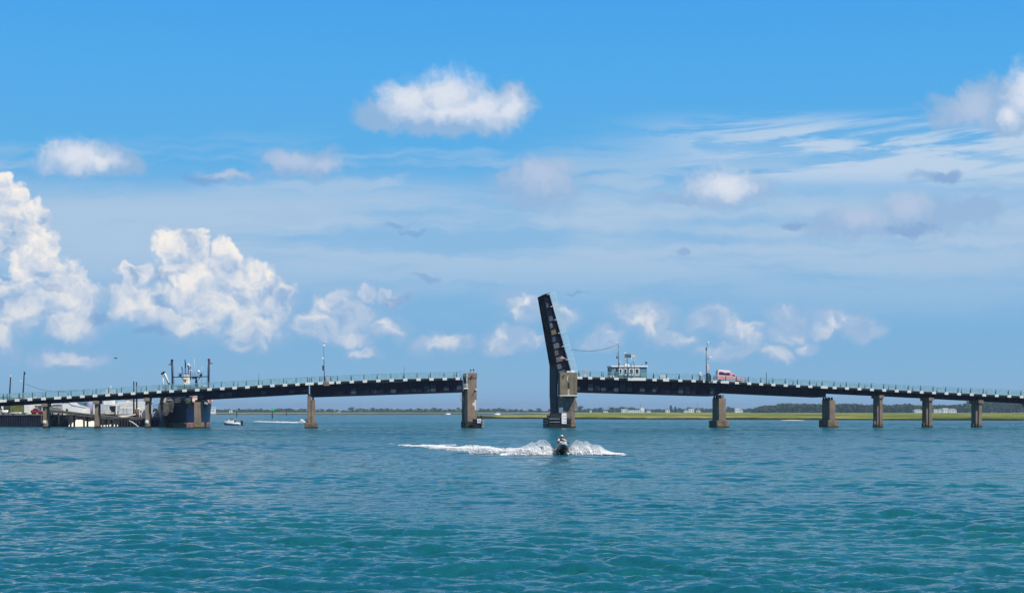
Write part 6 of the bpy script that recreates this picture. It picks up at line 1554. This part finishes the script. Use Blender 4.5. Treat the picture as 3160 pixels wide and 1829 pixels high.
# ---------------------------------------------------------------- jet ski, rider, spray and wakes
JY = wl(1402.5)
JX = W(1733, 0, JY).x
def jetski(loc, rz, lab):
    """local: bow towards -y"""
    o = empty('jet_ski', loc, rz, lab, 'jet ski')
    m_jb = mat('black_jetski_gloss', (.006, .006, .007), .25, coat=.4); m_jg = mat('jetski_grey', (.28, .33, .34), .4, var=.3)
    rings = []
    for y, wd, zt_, zk, ch in ((1.5, .50, .34, -.10, .20), (.8, .57, .40, -.12, .22), (.1, .60, .48, -.10, .26), (-.6, .56, .56, -.04, .34), (-1.1, .42, .62, .06, .42), (-1.42, .20, .66, .26, .50), (-1.55, .04, .66, .46, .58)):
        rings.append([(-wd * .82, y, zt_), (-wd, y, ch), (-wd * .8, y, ch - .10), (-wd * .42, y, zk + .06), (0, y, zk), (wd * .42, y, zk + .06), (wd * .8, y, ch - .10), (wd, y, ch), (wd * .82, y, zt_), (0, y, zt_ + .05)])
    h = MB().loft(rings).build('hull', m_jb, o, fix=True)
    sm = h.modifiers.new('sub', 'SUBSURF'); sm.levels = sm.render_levels = 1
    rr_ = []
    for y, wd, z0, z1 in ((-1.35, .14, .64, .70), (-1.0, .30, .62, .80), (-.6, .36, .56, .90), (-.25, .30, .50, .94), (.0, .22, .46, .84)):
        rr_.append([(-wd, y, z0), (-wd * .8, y, z1), (0, y, z1 + .05), (wd * .8, y, z1), (wd, y, z0)])
    hd = MB().loft(rr_).build('hood', m_jg, o, fix=True)
    MB().hexa([(-.27, -.80, .80), (.27, -.80, .80), (.24, -.62, .82), (-.24, -.62, .82)], [(-.22, -.70, .94), (.22, -.70, .94), (.18, -.58, .96), (-.18, -.58, .96)]).build('yellow_panel', mat('pale_yellow_plastic', (.82, .78, .42), .4), hd)
    MB().hexa([(-.25, -.72, .945), (.25, -.72, .945), (.20, -.52, .965), (-.20, -.52, .965)], [(-.17, -.56, 1.03), (.17, -.56, 1.03), (.15, -.48, 1.04), (-.15, -.48, 1.04)]).build('dark_screen', m_jb, hd)
    mb = MB(); mb.box(-.30, .30, -1.02, -.90, .70, .76); mb.build('bow_trim', m_jg, o, bevel=.02)
    mb = MB(); mb.tube([(-.36, -.28, 1.0), (-.16, -.36, .97), (0, -.38, .96), (.16, -.36, .97), (.36, -.28, 1.0)], .022, 8); mb.tube([(0, -.38, .96), (0, -.30, .80)], .04, 8); mb.build('handlebar', m_jb, o)
    for s_ in (-1, 1):
        MB().box(s_ * .38 - .07, s_ * .38 + .07, -.66, -.60, .80, .90).build('mirror', m_jb, o, bevel=.02)
        MB().tube([(s_ * .28, -.6, .78), (s_ * .38, -.63, .85)], .02, 6).build('mirror_arm', m_jb, o)
    rr_ = []
    for y, wd, z1 in ((.05, .14, .70), (.5, .17, .72), (1.0, .18, .76), (1.3, .14, .70)): rr_.append([(-wd * 1.2, y, .40), (-wd, y, z1 - .04), (-wd * .4, y, z1), (wd * .4, y, z1), (wd, y, z1 - .04), (wd * 1.2, y, .40)])
    MB().loft(rr_).build('seat', mat('seat_vinyl', (.03, .03, .035), .6), o, fix=True)
    for s_ in (-1, 1): MB().hexa([(s_ * .46 - .06, -.95, .30), (s_ * .46 + .06, -.80, .30), (s_ * .52 + .05, -.3, .30), (s_ * .52 - .05, -.3, .30)], [(s_ * .44 - .06, -.95, .42), (s_ * .44 + .06, -.80, .42), (s_ * .50 + .05, -.3, .44), (s_ * .50 - .05, -.3, .44)]).build('side_decal', m_jg, o)
    return o
def rider(loc, rz, lab, vest, arm, lean=-.05):
    o = empty('person', loc, rz, lab, 'person')
    m_leg = mat('bare_leg_skin', (.36, .20, .15), .6)
    L_ = lean
    Vp = [(0, .42, .76), (L_ * .3, .30, .94), (L_ * .8, .14, 1.10), (L_, .06, 1.19), (L_, .00, 1.27), (L_, -.01, 1.36),
          (L_ - .18, .12, 1.11), (-.30, -.02, .96), (-.30, -.25, .985), (L_ + .18, .12, 1.11), (.30, -.02, .96), (.30, -.25, .985),
          (-.11, .40, .74), (-.27, .02, .72), (-.30, .22, .42), (-.30, .05, .38), (.11, .40, .74), (.27, .02, .72), (.30, .22, .42), (.30, .05, .38)]
    Ep = [(0, 1), (1, 2), (2, 3), (3, 4), (4, 5), (2, 6), (6, 7), (7, 8), (2, 9), (9, 10), (10, 11), (0, 12), (12, 13), (13, 14), (14, 15), (0, 16), (16, 17), (17, 18), (18, 19)]
    rad = [.15, .135, .15, .055, .085, .075, .07, .05, .032, .07, .05, .032, .1, .07, .05, .035, .1, .07, .05, .035]
    # hands: palm and five fingers closed round the grip
    for s_, wi in ((-1, 8), (1, 11)):
        w0 = Vector(Vp[wi]); k0 = len(Vp)
        Vp.append(tuple(w0 + Vector((0, -.045, .005)))); Ep.append((wi, k0)); rad.append(.030)
        for f_, (ox, ln) in enumerate(((-.033, .030), (-.011, .035), (.011, .033), (.033, .026))):
            a = len(Vp); b0 = w0 + Vector((ox, -.075, .012))
            Vp += [tuple(b0), tuple(b0 + Vector((0, -.018, -ln * .6))), tuple(b0 + Vector((0, .008, -ln * 1.25)))]; Ep += [(k0, a), (a, a + 1), (a + 1, a + 2)]; rad += [.0095, .009, .008]
        a = len(Vp); b0 = w0 + Vector((-s_ * .035, -.03, -.008)); Vp += [tuple(b0), tuple(b0 + Vector((-s_ * .012, -.03, -.025)))]; Ep += [(k0, a), (a, a + 1)]; rad += [.011, .010]
    b_ = skinned('body', Vp, Ep, rad, mskin, o, sub=1)
    rr_ = []
    for f, wx, wy in ((0, .19, .15), (.3, .19, .15), (.65, .21, .155), (.9, .20, .13), (1.0, .12, .09)):
        c = Vector((L_ * (.1 + .8 * f), .42 - .30 * f, .78 + .36 * f)); n_ = 12
        rr_.append([c + Vector((wx * math.cos(2 * math.pi * k / n_), wy * math.sin(2 * math.pi * k / n_) * .85, wy * math.sin(2 * math.pi * k / n_) * .5)) for k in range(n_)])
    MB().loft(rr_).build('life_vest', vest, b_, fix=True)
    for s_ in (-1, 1):
        MB().tube([(L_ + s_ * .15, .13, 1.12), (s_ * .27, .04, 1.0), (s_ * .30, -.02, .97), (s_ * .30, -.20, .985)], [.082, .07, .062, .045], 10).build('sleeve', arm, b_)
    hc = Vector((L_, -.005, 1.315))
    MB().ball(hc, .092, 14, (.86, .98, 1.22)).build('head', mskin, b_)
    MB().ball(hc + Vector((0, -.095, -.005)), .016, 6, (.9, 1.2, 1.5)).build('nose', mskin, b_)
    for s_ in (-1, 1):
        MB().ball(hc + Vector((s_ * .033, -.082, .018)), .011, 6).build('eye', m_black, b_); MB().ball(hc + Vector((s_ * .080, .0, .0)), .02, 6, (.4, .8, 1.4)).build('ear', mskin, b_)
    MB().box(hc.x - .025, hc.x + .025, hc.y - .093, hc.y - .082, hc.z - .05, hc.z - .044).build('mouth', mat('lip', (.3, .1, .09), .6), b_)
    MB().lathe([(.102, .02), (.104, .06), (.085, .105), (.03, .125)], n=14, M=Matrix.Translation(hc) @ Matrix.Rotation(R(12), 4, 'Y')).build('cap', m_white, b_)
    MB().lathe([(.098, -.05), (.103, .0), (.100, .022)], n=14, M=Matrix.Translation(hc + Vector((0, .012, 0)))).build('hair', m_black, b_)
    return o
JR = R(4)
js = jetski((JX, JY, 0.02), JR, 'black jet ski with a pale yellow hood panel charging towards us')
js.rotation_euler = (R(-4), R(3), JR)
jl = js.matrix_basis
rd_ = rider((JX, JY, 0.02), JR, 'person in white cap and dark red vest riding the near jet ski', mat('dark_maroon_vest', (.06, .008, .012), .8), mat('pinkish_white_sleeve', (.78, .62, .62), .8))
rd_.rotation_euler = js.rotation_euler
# second jet ski, mostly behind the two-column pier
JY2 = wl(1305)
j2 = jetski((W(947, 0, JY2).x, JY2, .05), R(88), 'distant jet ski half hidden behind the two-column pier'); 
rd2 = rider((W(947, 0, JY2).x, JY2, .05), R(88), 'person in dark clothes on the distant jet ski behind the pier', mcl, mcl, 0)

def foam_mat():
    m = bpy.data.materials.new('foam'); m.use_nodes = True; t = NT(m.node_tree)
    g = t.n('ShaderNodeNewGeometry')
    n = t.noise(g, 2.6, 5, .65)
    c = t.mix(t.ss(n, .3, .7), (.90, .93, .94), (.98, .98, .98))
    b = t.n('ShaderNodeBump', {'Height': t.noise(g, 9, 5, .7), 'Distance': .05, 'Strength': .8})
    pr = t.n('ShaderNodeBsdfPrincipled', {'Base Color': c, 'Roughness': .8, 'Specular IOR Level': .2, 'Normal': b, })
    tl = t.n('ShaderNodeBsdfTranslucent', {'Color': (.93, .96, .97, 1)})
    t.n('ShaderNodeOutputMaterial', {0: t.n('ShaderNodeMixShader', {0: .10, 1: pr, 2: tl})})
    return m
m_foam = foam_mat()
class Lumps:
    """thousands of small eight-sided drops and foam crumbs joined into one mesh"""
    def __init__(s): s.c, s.r, s.q = [], [], []
    def add(s, c, r, q=1.0): s.c.append(tuple(c)); s.r.append(r); s.q.append(q)
    def build(s, name, seed):
        g = np.random.default_rng(seed); n = len(s.c); C_ = np.array(s.c); R_ = np.array(s.r)[:, None]; Q = np.array(s.q)[:, None]
        base = np.array([(1, 0, 0), (-.9, .1, 0), (0, 1, 0), (.1, -.95, 0), (0, 0, .9), (0, 0, -.6)])
        an = g.random(n) * 6.28; ca, sa = np.cos(an)[:, None], np.sin(an)[:, None]
        x = (base[:, 0] * ca - base[:, 1] * sa) * R_ * (1 + .3 * g.random((n, 6))); y = (base[:, 0] * sa + base[:, 1] * ca) * R_; z = base[:, 2] * R_ * Q
        co = (np.stack([x, y, z], -1) + C_[:, None, :]).reshape(-1, 3)
        f = np.array([(0, 2, 4), (2, 1, 4), (1, 3, 4), (3, 0, 4), (2, 0, 5), (1, 2, 5), (3, 1, 5), (0, 3, 5)])
        F = (f[None] + 6 * np.arange(n)[:, None, None]).reshape(-1)
        me = bpy.data.meshes.new(name); me.vertices.add(len(co)); me.vertices.foreach_set('co', co.astype(np.float32).ravel())
        me.loops.add(len(F)); me.loops.foreach_set('vertex_index', F.astype(np.int32)); k = len(F) // 3
        me.polygons.add(k); me.polygons.foreach_set('loop_start', np.arange(0, 3 * k, 3, dtype=np.int32)); me.polygons.foreach_set('use_smooth', np.ones(k, bool))
        me.update(calc_edges=True); me.materials.append(m_foam)
        o = bpy.data.objects.new(name, me); COL.objects.link(o); return o
def plume(prof, seed, lab):
    """sheet of water thrown out sideways: dense white core, ragged top and flung droplets. prof = (px, top row)"""
    rnd = random.Random(seed); mb = Lumps(); px0, px1 = prof[0][0], prof[-1][0]
    hgt = lambda px: max(0, W(px, ip(prof, px), JY + .6).z)
    for k in range(64000):
        px = px0 + (px1 - px0) * rnd.random(); h = hgt(px)
        if rnd.random() > min(1, h / .7 + .15): continue
        rad_ = abs(px - 1733) / 41.9; f = rnd.random()
        lob = .72 + .55 * mnoise.fractal(Vector((px * .05, seed, 0)), 1, 2, 5) + .16 * mnoise.noise(Vector((px * .35, seed, 3)))
        z = h * lob * f ** .8; yy = JY + .5 + (.25 + rad_ * .16) * rnd.gauss(0, .7) * (1.1 - .5 * f)
        mb.add((W(px, 0, JY).x, yy, z), (.036 + .042 * rnd.random()) * (1.2 - .55 * f) * (.6 if f > .85 else 1))
    for k in range(5200):
        px = px0 + (px1 - px0) * rnd.random(); h = hgt(px)
        if h < .06: continue
        mb.add((W(px, 0, JY).x, JY + .6 + rnd.gauss(0, .4), h * (.7 + .6 * rnd.random() ** 2)), .008 + .014 * rnd.random())
    return tag(mb.build('spray', seed), lab, 'spray', kind='stuff')
plume([(1545, 1402), (1575, 1394), (1600, 1386), (1622, 1380), (1640, 1372), (1652, 1374), (1668, 1366), (1682, 1367), (1695, 1374), (1704, 1384), (1714, 1397)], 5, 'white spray thrown up left of the near jet ski')
plume([(1750, 1399), (1758, 1387), (1768, 1374), (1782, 1367), (1796, 1371), (1812, 1369), (1828, 1379), (1850, 1378), (1870, 1390), (1895, 1397), (1925, 1402)], 6, 'white spray thrown up right of the near jet ski')
def wake(pts, lab, seed, n, rr_=(.03, .085), hts=None):
    rnd = random.Random(seed); mb = Lumps(); hts = hts or [.1] * len(pts)
    W_ = [(W(px, 0, wl(py)).x, wl(py), wd) for px, py, wd, dn in pts]; dens = [p[3] for p in pts]
    for k in range(n):
        i = rnd.randrange(len(pts) - 1); f = rnd.random()
        if rnd.random() > dens[i] + (dens[i + 1] - dens[i]) * f: continue
        x = W_[i][0] + (W_[i + 1][0] - W_[i][0]) * f; y = W_[i][1] + (W_[i + 1][1] - W_[i][1]) * f; wd = W_[i][2] + (W_[i + 1][2] - W_[i][2]) * f
        yy = y + wd * rnd.gauss(0, .5); pat = mnoise.fractal(Vector((x * .5, yy * .3, seed)), 1, 2, 5)
        if pat < (-.3 if dens[i] > .6 else -.02) + .3 * rnd.random(): continue
        hh = (hts[i] + (hts[i + 1] - hts[i]) * f) * (.7 + .55 * mnoise.fractal(Vector((x * .6, seed, yy * .1)), 1, 2, 3))
        mb.add((x + rnd.gauss(0, .15), yy, .03 + max(0, hh) * rnd.random() ** 1.3), rr_[0] + (rr_[1] - rr_[0]) * rnd.random(), .6)
    return tag(mb.build('wake', seed), lab, 'wake', kind='stuff')
wake([(1915, 1403, .6, .8), (1840, 1402, 1.2, 1), (1733, 1401, 1.5, 1), (1640, 1401, 2.0, 1), (1560, 1399.5, 3.0, 1), (1500, 1396.5, 3.6, 1), (1450, 1391.5, 3.6, .95), (1400, 1386.5, 3.2, .7), (1350, 1382.5, 2.8, .5), (1310, 1378.5, 2.0, .34), (1260, 1375, 1.5, .20), (1205, 1371.5, 1.2, .12)], 'long white wake trailing left behind the near jet ski', 8, 150000, hts=[.08, .12, .25, .45, .50, .44, .34, .24, .16, .12, .10, .08])
wake([(1480, 1377, 1.2, .3), (1400, 1376, 2, .35), (1340, 1377, 2, .25), (1300, 1374, 2, .08)], 'thin second line of foam beyond the long wake', 9, 6000)
wake([(946, 1305, 1.5, 1), (930, 1304.8, 2, 1), (880, 1304, 2.2, 1), (850, 1303, 2, .7), (815, 1301.5, 3, .3), (785, 1300.5, 3, .12)], 'white wake of the distant jet ski left of the two-column pier', 10, 16000, (.08, .2), hts=[.3, .3, .25, .2, .15, .1])
rnd = random.Random(31); mb = Lumps()
for k in range(5000):
    f = rnd.random(); px = 924 + 20 * f; h = (1305 - ip([(924, 1303), (930, 1293), (936, 1296), (944, 1302)], px)) / FPX * JY2
    mb.add((W(px, 0, JY2).x, JY2 + rnd.gauss(0, .4), h * rnd.random() ** .7), .05 + .07 * rnd.random())
tag(mb.build('spray', 12), 'white rooster tail of the distant jet ski', 'spray', kind='stuff')

# ---------------------------------------------------------------- haze
hz = MB().box(-4300, 4300, -70, 7200, -4, 34)
hm = bpy.data.materials.new('haze'); hm.use_nodes = True; t = NT(hm.node_tree)
vol = t.n('ShaderNodeVolumePrincipled', {'Color': (.62, .80, 1.0, 1), 'Density': 0.00013, 'Anisotropy': .2})
t.last  # volume only, no surface
on = t.t.nodes.new('ShaderNodeOutputMaterial'); t.t.links.new(vol, on.inputs['Volume'])
tag(hz.build('haze', hm), 'thin blue sea haze over the far shore', 'haze', kind='stuff')
